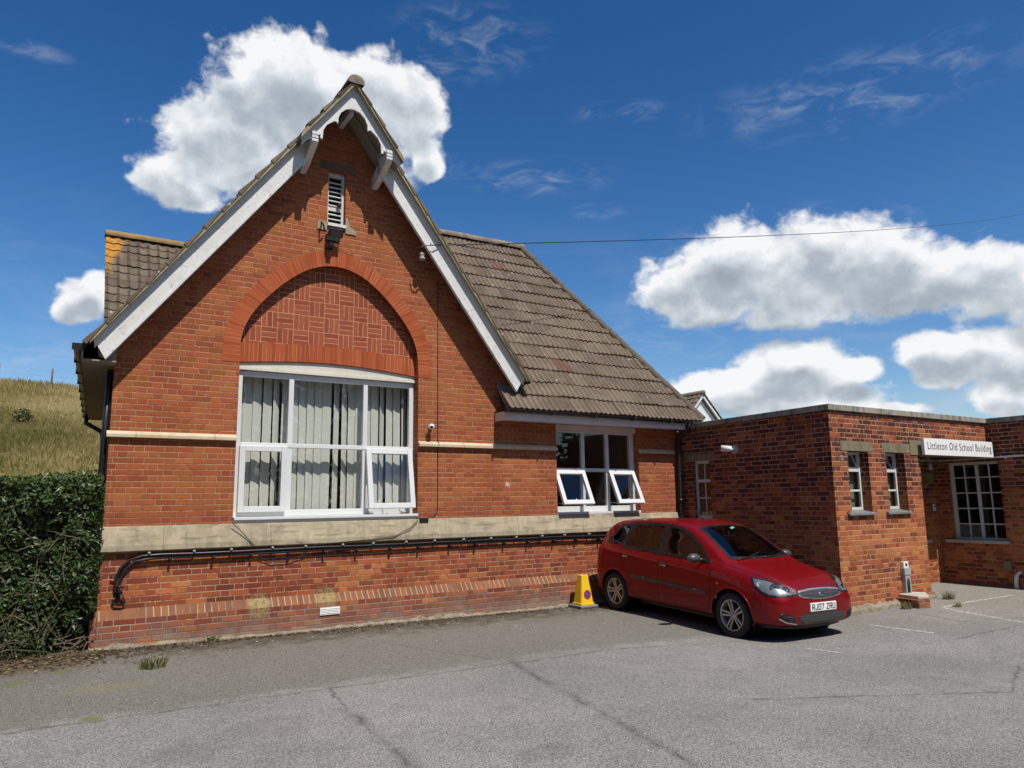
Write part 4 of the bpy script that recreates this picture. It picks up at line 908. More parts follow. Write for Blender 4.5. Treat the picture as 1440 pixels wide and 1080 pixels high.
def blinds():
    rng = random.Random(2); b = MB(); x = 2.10; i = 0
    while x < 4.60:
        w = .127; a = .16 + rng.uniform(-.12, .16) + (.45 if i in (4, 11, 12, 17) else 0); gap = 0
        if abs(x - 2.30) < .05 or abs(x - 2.56) < .05 or abs(x - 3.30) < .05 or abs(x - 4.10) < .05: gap = .022
        if abs(x - 3.02) < .05: gap = .012
        if x > 4.42: a = 1.0 - .12 * i % .4
        n = 3; vs = []
        sway = rng.uniform(-.012, .012)
        for z, k in ((3.52, 0), (1.52, 1)):
            for j in range(n + 1):
                t = j / n - .5; vs.append((x + w / 2 + cos(a) * t * w + sway * k, 10.36 + sin(a) * t * w + .007 * (0.25 - t * t) * 4 * (1 if i % 2 else -1), z))
        b.add(vs, [(j, j + 1, n + 2 + j, n + 1 + j) for j in range(n)])
        x += .117 + gap; i += 1
    o = b.build('vertical_blind', M['blind'], fix=False)
    tag(o, 'pale grey vertical slat blind hanging behind the big arched window', 'blind')
blinds()
# ------------------------------------------------------------------ flat-roofed annexe
AX = thing('flat_roofed_annexe', 'low flat-roofed red brick annexe with concrete coping, joined to the school hall', 'building', (12, 6.84, 0))
FY, SX, RX, BY = 6.84, 9.94, 14.6, 7.86
def annexe():
    b = MB()
    w1 = [(10.335, 1.42), (10.865, 1.42), (10.865, 2.352), (10.335, 2.352)]; w2 = [(11.33, 1.42), (11.855, 1.42), (11.855, 2.352), (11.33, 2.352)]
    out = [(SX, -.3), (12.27, -.3), (12.30, 2.325), (12.30, 2.57), (RX, 2.57), (RX, 2.955), (SX, 2.955)]
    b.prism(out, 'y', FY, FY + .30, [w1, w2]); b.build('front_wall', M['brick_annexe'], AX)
    b = MB(); hole = [(9.26, 1.30), (9.66, 1.30), (9.66, 2.34), (9.26, 2.34)]
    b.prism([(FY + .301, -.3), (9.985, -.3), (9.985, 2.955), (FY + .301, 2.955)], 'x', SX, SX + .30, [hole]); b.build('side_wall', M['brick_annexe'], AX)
    b = MB(); hole = [(6.70, .80), (7.615, .80), (7.615, 2.27), (6.70, 2.27)]
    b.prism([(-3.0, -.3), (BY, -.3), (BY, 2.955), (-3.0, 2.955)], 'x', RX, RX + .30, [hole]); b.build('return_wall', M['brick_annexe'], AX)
    b = MB(); hole = [(12.75, .80), (14.14, .80), (14.14, 2.33), (12.75, 2.33)]
    b.prism([(12.27, -.3), (RX, -.3), (RX, 2.94), (12.27, 2.94)], 'y', BY, BY + .3, [hole]); b.build('porch_wall', M['brick_annexe'], AX)
    b = MB(); b.box(12.27, FY + .301, -.3, 12.0, BY, 2.94); b.build('porch_side_wall', M['brick_annexe'], AX)
    b = MB(); b.box(12.31, FY + .01, 2.44, RX - .002, BY, 2.56); b.build('porch_ceiling', M['grey_white'], AX)
    # coping slabs, falling slightly to the back
    b = MB(); b.prism([(SX - .04, FY - .04), (RX + .04, FY - .04), (RX + .04, FY + .30), (SX - .04, FY + .30)], 'z', 2.955, 3.045); b.build('coping', M['coping'], AX, bevel=.006)
    b = MB(); pr = [(FY + .302, 2.952), (10.2, 2.93), (10.2, 3.01), (FY + .302, 3.043)]; b.prism(pr, 'x', SX - .04, SX + .30); b.build('coping', M['coping'], AX, bevel=.006)
    b = MB(); b.box(RX - .042, -3, 2.957, RX + .34, FY - .042, 3.043); b.build('coping', M['coping'], AX, bevel=.006)
    b = MB(); b.box(SX + .3, FY + .3, 2.86, 22, 15, 2.93); b.box(RX + .3, -3, 2.86, 22, FY + .3, 2.93); b.build('flat_roof', M['black_matt'], AX)
    for x0, x1, z0, z1 in ((10.175, 11.0, 2.352, 2.502), (11.25, 12.03, 2.352, 2.502)):
        b = MB(); b.box(x0, FY - .004, z0, x1, FY + .2, z1); b.build('lintel', M['lintel'], AX)
    b = MB(); b.box(12.032, FY - .012, 2.325, RX - .004, FY + .25, 2.568); b.build('lintel', M['lintel'], AX)
    b = MB(); b.box(SX - .004, 9.12, 2.34, SX + .2, 9.86, 2.455); b.build('lintel', M['lintel'], AX)
    # two narrow steel windows
    for x0, x1, op in ((10.335, 10.865, .12), (11.33, 11.855, .22)):
        y = FY + .15; f = MB(); bar_frame(f, x0, x1, 1.45, 2.352, y, .045, .04)
        f.box(x0 + .045, y - .004, 2.04, x1 - .045, y + .03, 2.085); f.box(x0 + .17, y + .006, 1.495, x0 + .195, y + .03, 2.04); f.box(x0 + .045, y + .007, 1.735, x0 + .17, y + .029, 1.765); f.box(x0 + .195, y + .007, 1.735, x1 - .045, y + .029, 1.765)
        wi = f.build('window', M['steel_white'], AX, bevel=.004)
        p = MB(); pane(p, x0 + .04, x1 - .04, 1.49, 2.04, y + .02); p.build('pane', M['glass_old'], wi)
        # top-hung vent light leaning inward at the top
        v = MB(); bar_frame(v, x0 + .05, x1 - .05, 2.09, 2.345, y + .01, .03, .025); v.cur = 1; pane(v, x0 + .07, x1 - .07, 2.11, 2.33, y + .02)
        R = Matrix.Translation((0, y, 2.09)) @ Matrix.Rotation(-op * 2.6, 4, 'X') @ Matrix.Translation((0, -y, -2.09)); v.v = [tuple(R @ Vector(k)) for k in v.v]
        v.build('vent_light', [M['steel_white'], M['glass_old']], wi)
        s = MB(); s.prism([(FY - .05, 1.375), (FY - .05, 1.41), (FY + .16, 1.449), (FY + .16, 1.375)], 'x', x0 - .12, x1 + .02); s.build('sill', M['sill_lead'], wi, bevel=.005)
        bk = MB(); bk.box(x0 + .01, FY + .262, 1.46, x1 - .01, FY + .268, 2.34); bk.build('net_curtain', M['curtain'], wi)
    # side window in the shaded wall
    x = SX + .06; f = MB(); y0, y1 = 9.26, 9.66
    f.box(x, y0, 1.30, x + .05, y0 + .05, 2.34); f.box(x, y1 - .05, 1.30, x + .05, y1, 2.34); f.box(x + .001, y0 + .05, 2.28, x + .049, y1 - .05, 2.34); f.box(x + .001, y0 + .05, 1.30, x + .049, y1 - .05, 1.36)
    f.box(x - .01, y0 + .05, 1.945, x + .045, y1 - .05, 2.0); f.box(x + .01, 9.435, 1.36, x + .035, 9.455, 1.945); f.box(x + .01, 9.435, 2.0, x + .035, 9.455, 2.28)
    for z in (1.66,): f.box(x + .011, y0 + .05, z, x + .034, 9.435, z + .02); f.box(x + .011, 9.455, z, x + .034, y1 - .05, z + .02)
    wi = f.build('window', M['steel_white'], AX, bevel=.004); wi['label'] = 'small white steel window high on the shaded side wall'
    p = MB(); p.add([(x + .022, y0 + .04, 1.35), (x + .022, y1 - .04, 1.35), (x + .022, y1 - .04, 2.29), (x + .022, y0 + .04, 2.29)], [(0, 1, 2, 3)]); p.build('pane', M['glass_old'], wi)
    # large steel window in the return wall
    x = RX + .09; y0, y1, z0, z1 = 6.70, 7.615, .845, 2.27; f = MB()
    f.box(x, y0, z0, x + .05, y0 + .04, z1); f.box(x, y1 - .07, z0, x + .05, y1, z1); f.box(x + .001, y0 + .04, z1 - .05, x + .049, y1 - .07, z1); f.box(x + .001, y0 + .04, z0, x + .049, y1 - .07, z0 + .04)
    f.box(x - .006, 7.10, z0 + .04, x + .045, 7.155, z1 - .05)
    hz = [1.13, 1.415, 1.70, 1.985]
    for a, c in ((y0 + .04, 7.10), (7.155, y1 - .07)):
        md = (a + c) / 2; f.box(x + .008, md - .012, z0 + .04, x + .035, md + .012, z1 - .05)
        for z in hz: f.box(x + .009, a, z - .012, x + .034, md - .012, z + .012); f.box(x + .009, md + .012, z - .012, x + .034, c, z + .012)
    wi = f.build('window', M['steel_white'], AX, bevel=.004); wi['label'] = 'large twenty light steel window beside the porch'
    p = MB(); p.add([(x + .022, y0 + .03, z0 + .03), (x + .022, y1 - .05, z0 + .03), (x + .022, y1 - .05, z1 - .04), (x + .022, y0 + .03, z1 - .04)], [(0, 1, 2, 3)]); p.build('pane', M['glass_old'], wi)
    p = MB(); p.box(x + .03, 7.16, z0 + .03, x + .036, y1 - .06, hz[0]); p.build('patched_pane', M['frosted'], wi)
    s = MB(); s.box(RX - .06, y0 - .05, .785, RX + .1, y1 + .14, .843); s.build('sill', M['slab'], wi, bevel=.006)
    # porch window: only its right jamb shows past the corner
    y = BY + .08; f = MB(); bar_frame(f, 12.75, 14.14, .845, 2.33, y, .11, .06); f.box(13.4, y + .01, .955, 13.46, y + .05, 2.22); wi = f.build('window', M['upvc'], AX, bevel=.005); p = MB(); pane(p, 12.8, 14.1, .9, 2.3, y + .03); p.build('pane', M['glass_old'], wi)
    s = MB(); s.box(12.7, BY - .05, .785, 14.22, BY + .1, .843); s.build('sill', M['slab'], wi)
    # dark rooms behind the glass
    b = MB(); b.box(SX + .31, FY + 1.0, .2, 12.0, 9.95, .25); b.box(12.0 - .02, FY + .31, .2, 12.0 - .001, 9.95, 2.86); b.box(SX + .31, 9.9, .2, 11.98, 9.95, 2.86)
    b.box(RX + .31, 5.9, .2, RX + 3, 5.95, 2.85); b.box(RX + .31, 8.6, .2, RX + 3, 8.65, 2.85); b.box(RX + 2.9, 5.95, .2, RX + 3, 8.6, 2.85); b.box(RX + .31, 5.95, .2, RX + 2.9, 8.6, .25)
    b.box(12.31, BY + .9, .2, 14.9, BY + .95, 2.85); b.build('interior_wall', M['room'], AX)
    # crumbling mortar footing
    rng = random.Random(4); b = MB(); n = 46; vs = []
    for i in range(n + 1):
        x = 9.86 + (12.30 - 9.86) * i / n; gzv = ground_z(x, FY - .06); h = .085 + .05 * rng.random() - .03 * i / n; d = .035 + .05 * rng.random()
        vs += [(x, FY - d - .05 * rng.random(), gzv - .08), (x, FY - d, gzv + h * .55), (x, FY - .004 - d * .3, gzv + h), (x, FY + .05, gzv + h)]
    b.add(vs, [(4 * i + k, 4 * i + 4 + k, 4 * i + 5 + k, 4 * i + 1 + k) for i in range(n) for k in range(3)]); b.build('footing', M['footing'], AX)
M['sill_lead'] = stone('lead_grey_sill', (0.17, 0.18, 0.18), (0.11, 0.115, 0.115), (0.42, 0.42, 0.40), scale=5)
M['curtain'] = plain('net_curtain', (0.42, 0.44, 0.38), 0.9, var=0.4)
def frosted():
    m, t = material('grimy_board'); p = t.pos()
    c = t.mix(t.step(t.noise(p, 22, 5, 0.75), 0.35, 0.7), (0.36, 0.35, 0.31), (0.13, 0.125, 0.11)); t.pbr(c, 0.8); return m
M['frosted'] = frosted()
annexe()
# footing of the old wall: rough mortar fillet
def wall_fillet():
    rng = random.Random(8); b = MB(); n = 110; vs = []
    for i in range(n + 1):
        x = .56 + 9.2 * i / n; g0 = ground_z(x, 9.88); h = .02 + .05 * rng.random() * (0.4 + 0.6 * (0.5 + .5 * sin(x * 1.7))); d = .02 + .07 * rng.random()
        vs += [(x, 9.9 - d - .03, g0 - .05), (x, 9.9 - d, g0 + h * .4), (x, 9.897, g0 + h), (x, 9.93, g0 + h)]
    b.add(vs, [(4 * i + k, 4 * i + 4 + k, 4 * i + 5 + k, 4 * i + 1 + k) for i in range(n) for k in range(3)]); b.build('footing', M['footing'], SB)
wall_fillet()
# ------------------------------------------------------------------ house behind
def far_house():
    h = thing('gabled_house', 'white weatherboarded house gable with brown tiles, peeping up behind the flat roof', 'house', (26.7, 25, 0))
    x, y, za = 26.72, 25.0, 6.72; s = 1.03; hw = 3.0
    def boards():
        m, t = material('white_weatherboard'); z = t.sep(t.pos())[2]; f = t.m('FRACT', t.m('DIVIDE', z, 0.16))
        c = t.mix(t.step(f, 0.0, 0.12, 0.5, 0.0), (0.78, 0.79, 0.79), (0.3, 0.32, 0.34)); t.pbr(c, 0.5, bump=t.bump(f, 0.6, 0.02)); return m
    b = MB(); b.prism([(x - hw, 0), (x + hw, 0), (x + hw, za - .25 - s * hw), (x, za - .25), (x - hw, za - .25 - s * hw)], 'y', y + .25, y + .45); b.build('gable_wall', boards(), h)
    b = MB(); b.box(x - hw, y + .45, 0, x - hw + .2, y + 8, za - .3 - s * hw); b.build('side_wall', M['brick'], h); b = MB(); b.box(x + hw - .2, y + .45, 0, x + hw, y + 8, za - .3 - s * hw); b.build('side_wall', M['brick'], h)
    ca, sa = 1 / sqrt(1 + s * s), s / sqrt(1 + s * s)
    for sg in (-1, 1):
        b = MB(); e = hw + .35; n = 14; L = e / ca; g = L / n
        tiled(b, (x + sg * e, 0, za - s * e), (0, 1, 0), (-sg * ca, 0, sa), (sg * sa, 0, ca), n, g, lambda r: (y, y + 9), rib=.30, rh=.03, tw=.33, seed=31 + sg, lift=.05)
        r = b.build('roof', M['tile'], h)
        b = MB(); b.prism([(x + sg * e, za - s * e - .20), (x, za - .20), (x, za - .03), (x + sg * e, za - s * e - .03)], 'y', y + .05, y + .09); b.build('bargeboard', M['upvc'], r)
        b = MB(); b.prism([(x + sg * e, za - s * e - .06), (x, za - .06), (x, za - .03), (x + sg * e, za - s * e - .03)], 'y', y + .091, y + 8.9); b.build('soffit', M['upvc'], r)
    b = MB(); b.tube([(x, y - .02, za + .03), (x, y + 9, za + .03)], .12, 10); b.build('ridge_tile', M['ridge'], h)
far_house()
# ------------------------------------------------------------------ hedge on the left
def hedge():
    H = thing('ivy_hedge', 'tall dark green hedge with bare twigs at its foot, beside the school wall', 'hedge', (-2.0, 10.5, 0))
    rng = random.Random(12); q = []; r = []
    def top(x, y): return 1.93 + .06 * sin(x * 2.1) + .04 * sin(x * 5.3 + y * 3) - .10 * max(0, (x - .1)) * 1.2
    def front(x, z): return 9.80 + .07 * sin(x * 2.7 + z * 1.9) + .05 * sin(x * 6.1 - z * 4.2) + .12 * (z / 2 - .5) ** 2
    def leaf(p, nrm, s, tone):
        nrm = (Vector(nrm) + Vector((rng.gauss(0, .55), rng.gauss(0, .55), rng.gauss(.1, .55)))).normalized()
        a = nrm.cross(Vector((rng.gauss(0, 1), rng.gauss(0, 1), rng.gauss(0, 1)))).normalized(); b = nrm.cross(a)
        l = s * rng.uniform(.7, 1.25); w = l * rng.uniform(.38, .55)
        q.append((p - a * l, p - b * w + nrm * .008, p + a * l, p + b * w + nrm * .008)); r.append(min(max(tone, 0), 1))
    for i in range(38000):
        k = rng.random()
        if k < .70:
            x = rng.uniform(-3.6, .535); z = 2.0 * rng.random() ** .9
            sparse = max(0, 1 - z / .75) * (0.35 + .65 * max(0, min(1, (x + .5) / .9)))
            if rng.random() < sparse * .86: continue
            dpt = abs(rng.gauss(0, .10)); cl = sin(x * 7 + 2 * sin(z * 5)) * sin(z * 8 + x * 3)
            p = Vector((x, front(x, z) + dpt - .06 * cl, z)); n = (0, -1, .25)
        elif k < .92:
            x = rng.uniform(-3.6, .58); y = rng.uniform(9.8, 11.4); p = Vector((x, y, top(x, y) + rng.gauss(0, .045))); n = (0, -.2, 1); dpt = 0; cl = 0
        else:
            y = rng.uniform(9.75, 10.0); z = rng.uniform(.5, 1.9); p = Vector((.545 + rng.gauss(0, .025), y, z)); n = (1, -.4, .2); dpt = 0; cl = 0
        tone = rng.betavariate(2.0, 2.6) + .12 * (p.z > 1.7) + rng.choice((0, 0, 0, .3)) * (rng.random() < .5)
        leaf(p, n, rng.choice((.024, .028, .034, .042)), tone)
    # shoots standing out of the top
    for i in range(120):
        x = rng.uniform(-3.4, .5); y = rng.uniform(9.75, 10.4); z = top(x, y)
        for k in range(6): leaf(Vector((x + rng.gauss(0, .02), y + rng.gauss(0, .02), z + k * .022)), (rng.gauss(0, 1), rng.gauss(0, 1), .4), .03, rng.uniform(.55, 1))
    quads_mesh('foliage', q, r, M['leaf'], H)
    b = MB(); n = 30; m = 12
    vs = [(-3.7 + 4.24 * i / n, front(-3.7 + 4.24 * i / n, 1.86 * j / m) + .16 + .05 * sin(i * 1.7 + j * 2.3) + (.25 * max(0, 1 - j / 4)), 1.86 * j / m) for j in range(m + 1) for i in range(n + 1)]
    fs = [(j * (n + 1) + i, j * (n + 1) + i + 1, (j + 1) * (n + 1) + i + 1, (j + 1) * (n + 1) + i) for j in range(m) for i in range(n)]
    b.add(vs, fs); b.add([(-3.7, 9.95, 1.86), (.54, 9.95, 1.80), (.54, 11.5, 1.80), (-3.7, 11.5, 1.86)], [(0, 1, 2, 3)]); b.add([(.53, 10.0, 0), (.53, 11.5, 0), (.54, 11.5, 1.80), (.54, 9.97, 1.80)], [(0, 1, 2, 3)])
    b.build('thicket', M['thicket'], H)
    b = MB()
    for i in range(120):
        x = rng.uniform(-3.2, .57) if i < 30 else rng.uniform(-.6, .55); z = rng.uniform(0, .25) if i % 3 else rng.uniform(.2, 1.3); y = front(x, z) + rng.uniform(-.05, .12); p = [Vector((x, y, z))]; a = Vector((rng.gauss(0, .8), rng.gauss(-.15, .25), rng.uniform(-.1, 1.0))).normalized()
        for k in range(5): a = (a + Vector((rng.gauss(0, .3), rng.gauss(0, .15), rng.gauss(-.06, .25)))).normalized(); p.append(p[-1] + a * rng.uniform(.06, .14)); p[-1].z = max(p[-1].z, .03); p[-1].x = min(p[-1].x, .62 if p[-1].y < 9.9 else .56)
        b.tube(p, [.006, .005, .005, .004, .003, .002], 4, caps=False)
    b.build('twigs', M['twig'], H)
hedge()
def litter():
    rng = random.Random(9); q = []; r = []
    for i in range(2600):
        x = rng.uniform(-3, .7); y = 9.85 - abs(rng.gauss(0, .36)) - .1 * rng.random(); z = ground_z(x, y) + .012 + .02 * rng.random()
        a = rng.uniform(0, 6.28); l = rng.uniform(.012, .035); u = Vector((cos(a) * l, sin(a) * l, rng.uniform(-.3, .3) * l)); v = Vector((-sin(a) * l * .5, cos(a) * l * .5, rng.uniform(-.3, .3) * l)); p = Vector((x, y, z))
        q.append((p - u, p - v, p + u, p + v)); r.append(rng.random())
    for i in range(2600):
        x = .6 + 8.4 * rng.random() ** 1.5; y = 9.86 - abs(rng.gauss(0, .13)) * (1.3 + .9 * sin(x * 1.9)) - .02; z = ground_z(x, y) + .004 + .012 * rng.random()
        a = rng.uniform(0, 6.28); l = rng.uniform(.006, .022); u = Vector((cos(a) * l, sin(a) * l, rng.uniform(-.4, .4) * l)); v = Vector((-sin(a) * l * .7, cos(a) * l * .7, rng.uniform(-.4, .4) * l)); p = Vector((x, y, z))
        q.append((p - u, p - v, p + u, p + v)); r.append(rng.random() * .75)
    tag(quads_mesh('leaf_litter', q, r, M['litter']), kind='stuff')
    b = MB()
    for i in range(420):
        x = rng.uniform(-1.5, 13); y = rng.uniform(3.0, 9.8) if i % 3 else 9.8 - abs(rng.gauss(0, .5)); k = rng.uniform(.004, .011); z = ground_z(x, y) + k * .4
        if x > 9.9 and y > 6.7: continue
        v = [(x + k * rng.uniform(.7, 1.3) * c, y + k * rng.uniform(.7, 1.3) * d, z + k * rng.uniform(.4, .8) * e) for c, d, e in ((1, 0, 0), (0, 1, 0), (-1, 0, 0), (0, -1, 0), (0, 0, 1), (0, 0, -1))]
        b.add(v, [(0, 1, 4), (1, 2, 4), (2, 3, 4), (3, 0, 4), (1, 0, 5), (2, 1, 5), (3, 2, 5), (0, 3, 5)])
    tag(b.build('grit', M['slab']), kind='stuff')
M['litter'] = blade_mat('dead_leaves', [(0.0, (0.05, 0.035, 0.02)), (0.5, (0.13, 0.09, 0.05)), (1.0, (0.28, 0.22, 0.14))])
litter()
def weed(x, y, n, h, label, seed, spread=.12):
    rng = random.Random(seed); z = ground_z(x, y); w = thing('weed', label, 'weed', (x, y, z), 'weeds growing in the car park'); q = []; r = []
    for i in range(n):
        a = rng.uniform(0, 2 * pi); d = spread * sqrt(rng.random()); bx, by = x + cos(a) * d, y + sin(a) * d * .7; ln = h * rng.uniform(.4, 1.1); le = rng.uniform(.2, .9) * ln; wd = rng.uniform(.003, .007); t = rng.uniform(0, 6.28)
        q.append(((bx - wd, by, z), (bx + wd, by, z), (bx + cos(t) * le + wd * .4, by + sin(t) * le, z + ln), (bx + cos(t) * le - wd * .4, by + sin(t) * le, z + ln))); r.append(rng.random())
    quads_mesh('blades', q, r, M['weed'], w)
    b = MB()
    for i in range(6): a = i * 1.1; b.tube([(x, y, z), (x + cos(a) * spread * .6, y + sin(a) * spread * .5, z + .015), (x + cos(a) * spread, y + sin(a) * spread * .8, z + .01)], .003, 4, caps=False)
    b.build('stem', M['twig'], w)
weed(1.07, 8.62, 150, .10, 'small tuft of yellow-green weed growing from the tarmac near the hedge', 1)
weed(1.85, 9.80, 60, .07, 'tiny dark weed at the foot of the brick plinth below the cable bend', 2, .07)
weed(11.12, 6.60, 90, .10, 'weed growing on the left side of the mossy brick stub by the annexe corner', 3, .10)
weed(12.35, 6.62, 110, .12, 'weed growing at the annexe corner to the right of the brick stub', 4, .10)
weed(11.75, 6.18, 70, .07, 'low weed in front of the pale topped brick stub', 5, .08)
# ------------------------------------------------------------------ fittings on the walls
def fittings():
    # floodlight under the vent
    t = thing('floodlight', 'black floodlight and sensor bracketed to the gable just under the louvred vent', 'floodlight', (3.25, 9.98, 5.45))
    b = MB(); R = Matrix.Translation((3.27, 9.86, 5.48)) @ Matrix.Rotation(radians(35), 4, 'X') @ Matrix.Scale(.72, 4)
    b.box(-.13, -.05, -.075, .13, .05, .075); b.box(-.14, -.065, -.085, -.13, -.04, .085); b.box(.13, -.065, -.085, .14, -.04, .085); b.box(-.13, -.065, .075, .13, -.045, .085)
    for i in range(7): b.box(-.12 + .04 * i - .004, .05, -.07, -.12 + .04 * i + .004, .08, .07)
    b.v = [tuple(R @ Vector(v)) for v in b.v]; b.build('housing', M['black'], t, bevel=.004)
    b = MB(); b.box(-.115, -.056, -.062, .115, -.052, .062); b.v = [tuple(R @ Vector(v)) for v in b.v]; b.build('lens', M['lens'], t)
    b = MB(); b.box(3.165, 9.86, 5.44, 3.172, 9.999, 5.46); b.box(3.37, 9.86, 5.44, 3.377, 9.999, 5.46); b.box(3.165, 9.98, 5.40, 3.377, 9.998, 5.47); b.build('bracket', M['black'], t)
    b = MB(); b.box(3.17, 9.91, 5.26, 3.27, 9.999, 5.36); b.tube([(3.22, 9.91, 5.30), (3.22, 9.86, 5.27)], .034, 10); b.build('sensor', M['black'], t, bevel=.006)
    b = MB(); b.tube([(3.13, 9.93, 5.52), (3.09, 9.86, 5.58), (3.08, 9.92, 5.62), (3.10, 9.98, 5.60)], .012, 6); b.build('cable', M['black'], t)
    # small security camera on the string course
    t = thing('security_camera', 'small white dome camera on an arm above the string course, right of the arched window', 'camera', (4.83, 9.99, 2.73))
    b = MB(); b.lathe([(0, 0), (.035, .0), (.035, .03), (0, .03)], (4.84, 9.998, 2.77), (0, -1, 0), 12); b.tube([(4.84, 9.97, 2.77), (4.83, 9.93, 2.78)], .018, 8); b.build('mount', M['white_plastic'], t)
    b = MB(); b.lathe([(0, -.04), (.03, -.035), (.042, -.01), (.042, .02), (.03, .035), (0, .038)], (4.82, 9.90, 2.77), (-.5, -1, -.3), 12); b.build('body', M['white_plastic'], t)
    b = MB(); b.lathe([(0, .0385), (.022, .0385), (.022, .045), (0, .045)], (4.82, 9.90, 2.77), (-.5, -1, -.3), 10); b.build('lens', M['black'], t)
    # junction box and the thin wire up to the bargeboard
    t = thing('junction_box', 'flat black junction box on the stone band at the bottom of a thin wall wire', 'junction box', (4.74, 9.97, 1.40))
    b = MB(); b.box(4.66, 9.945, 1.375, 4.80, 9.985, 1.435); b.build('box', M['black'], t, bevel=.004)
    b = MB(); b.tube([(4.66, 9.99, 1.44), (4.62, 9.975, 1.43)], .006, 6); b.build('gland', M['black'], t)
    b = MB(); b.tube([(4.81, 9.975, 1.44), (4.90, 9.985, 1.455), (4.955, 9.992, 1.50), (4.965, 9.992, 1.56), (4.966, 9.992, 2.46), (4.966, 9.94, 2.50), (4.966, 9.985, 2.57), (4.965, 9.992, 3.4), (4.962, 9.992, 5.06)], .0055, 6)
    tag(b.build('wall_wire', M['black_matt']), 'thin dark wire running straight down the gable brickwork to the black junction box', 'wire')
    t = thing('overhead_wire', 'single black overhead wire crossing the sky from a hook on the right bargeboard', 'wire', (4.62, 9.65, 5.45))
    P0, P1 = Vector((4.63, 9.62, 5.46)), Vector((53.2, 21.1, 19.85)); n = 30
    b = MB(); pts = []
    for i in range(n + 1): k = i / n; p = P0.lerp(P1, k); p.z -= 4 * .16 * k * (1 - k) * 2; pts.append(p)
    b.tube(pts, .009, 5, caps=False); b.build('cable', M['black_matt'], t)
    b = MB(); b.tube([(4.52, 9.70, 5.43), (4.55, 9.62, 5.44), (4.63, 9.60, 5.46), (4.66, 9.62, 5.50)], .010, 6); b.build('hook', M['grey_metal'], t)
    b = MB(); b.lathe([(0, 0), (.045, .0), (.05, .03), (.03, .05), (.045, .07), (.045, .11), (0, .12)], (4.60, 9.80, 5.28), (0, 0, 1), 12); b.build('insulator', M['grey_plastic'], t)
    # bundle of black cables along the underside of the stone band
    t = thing('cable_run', 'thick black cables clipped under the stone band, bending down to a forked end', 'cables', (3, 9.97, 1.08))
    rng = random.Random(6)
    for k, (z0, yy, rr) in enumerate(((1.085, 9.93, .017), (1.05, 9.945, .017))):
        b = MB(); sh = .05 * k
        pts = [(.80 + sh * .6, 9.965, .60), (.785 + sh * .7, 9.965, .72), (.79 + sh, 9.962, .83), (.83 + sh, 9.96, .94 - sh * .3), (.92 + sh, 9.955, 1.03 - sh * .4), (1.05 + sh, yy, z0 - .012 - sh * .1), (1.25, yy, z0 - .004)]
        x = 1.6
        while x < 9.8: pts.append((x, yy, z0 - .012 * rng.random() - .03 * (x > 7) * (x - 7) / 2.8)); x += .42
        b.tube(pts, rr, 8); b.build('cable', M['black'], t)
    b = MB(); b.tube([(.80, 9.962, .62), (.77, 9.955, .58), (.79, 9.955, .535), (.86, 9.955, .525)], .014, 6); b.build('cable_end', M['black'], t)
    b = MB(); b.tube([(.84, 9.962, .64), (.88, 9.955, .60), (.90, 9.95, .545), (.86, 9.95, .53)], .013, 6); b.build('cable_end', M['black'], t)
    b = MB(); b.tube([(.80, 9.955, .74), (.87, 9.952, .725)], .012, 6); b.build('cable_tie', M['black'], t)
    b = MB(); b.tube([(.79, 9.955, .83), (.735, 9.952, .85)], .012, 6); b.build('cable_tie', M['black'], t)
    x = 1.12; i = 0
    while x < 8.1:
        z = 1.105 if i % 2 == 0 else 1.022; b = MB(); b.lathe([(0, 0), (.016, 0), (.016, .02), (0, .024)], (x, 9.925, z), (0, -1, 0), 8); b.box(x - .012, 9.94, z - .035, x + .012, 9.985, z + .012)
        b.build('clip', M['grey_plastic'] if i % 2 == 0 else M['black'], t); x += .235 + .03 * sin(i * 1.7); i += 1
    b = MB(); b.tube([(2.05, 9.92, 1.43), (2.16, 9.915, 1.33), (2.33, 9.91, 1.14), (2.42, 9.955, .99), (2.56, 9.96, .93), (2.78, 9.96, .93), (2.98, 9.95, 1.0), (3.12, 9.92, 1.12), (3.9, 9.915, 1.16), (4.25, 9.91, 1.19), (4.5, 9.915, 1.30), (4.62, 9.94, 1.40)], .0055, 6)
    tag(b.build('loose_wire', M['black_matt']), 'thin loose wire drooping in a loop below the thick cables under the arched window', 'wire')
    b = MB(); b.box(3.20, 9.885, .205, 3.47, 9.9, .30)
    for i in range(4): b.box(3.215, 9.880, .222 + .019 * i, 3.455, 9.886, .230 + .019 * i)
    tag(b.build('vent_grille', M['white_plastic'], bevel=.002), 'white plastic air vent low on the brick plinth', 'vent')
    # lamp on the shaded side wall
    t = thing('bulkhead_lamp', 'white tubular spotlight on a round base on the shaded annexe side wall', 'lamp', (SX, 8.66, 2.48))
    b = MB(); b.lathe([(0, 0), (.085, 0), (.08, .03), (.05, .05), (0, .05)], (SX, 8.66, 2.48), (-1, 0, 0), 20); b.build('base', M['grey_plastic'], t)
    b = MB(); d = Vector((-.55, .75, .10)).normalized(); c = Vector((SX - .09, 8.70, 2.49)); b.tube([(SX - .04, 8.66, 2.48), c], .02, 8); b.lathe([(0, -.03), (.045, -.03), (.05, 0), (.055, .14), (.045, .14), (.04, .10), (0, .10)], c, d, 18); b.build('head', M['white_plastic'], t)
    # porch fittings
    t = thing('porch_lamp', 'small grey lantern hanging from a bracket inside the dark porch', 'lamp', (14.2, BY, 2.15))
    b = MB(); b.tube([(14.22, BY, 2.36), (14.22, BY - .12, 2.36), (14.22, BY - .14, 2.28)], .012, 6); b.build('bracket', M['grey_plastic'], t)
    b = MB(); b.lathe([(.0, .0), (.03, .0), (.045, -.12), (.0, -.15)], (14.22, BY - .14, 2.28), (0, 0, 1), 10); b.build('shade', M['grey_plastic'], t)
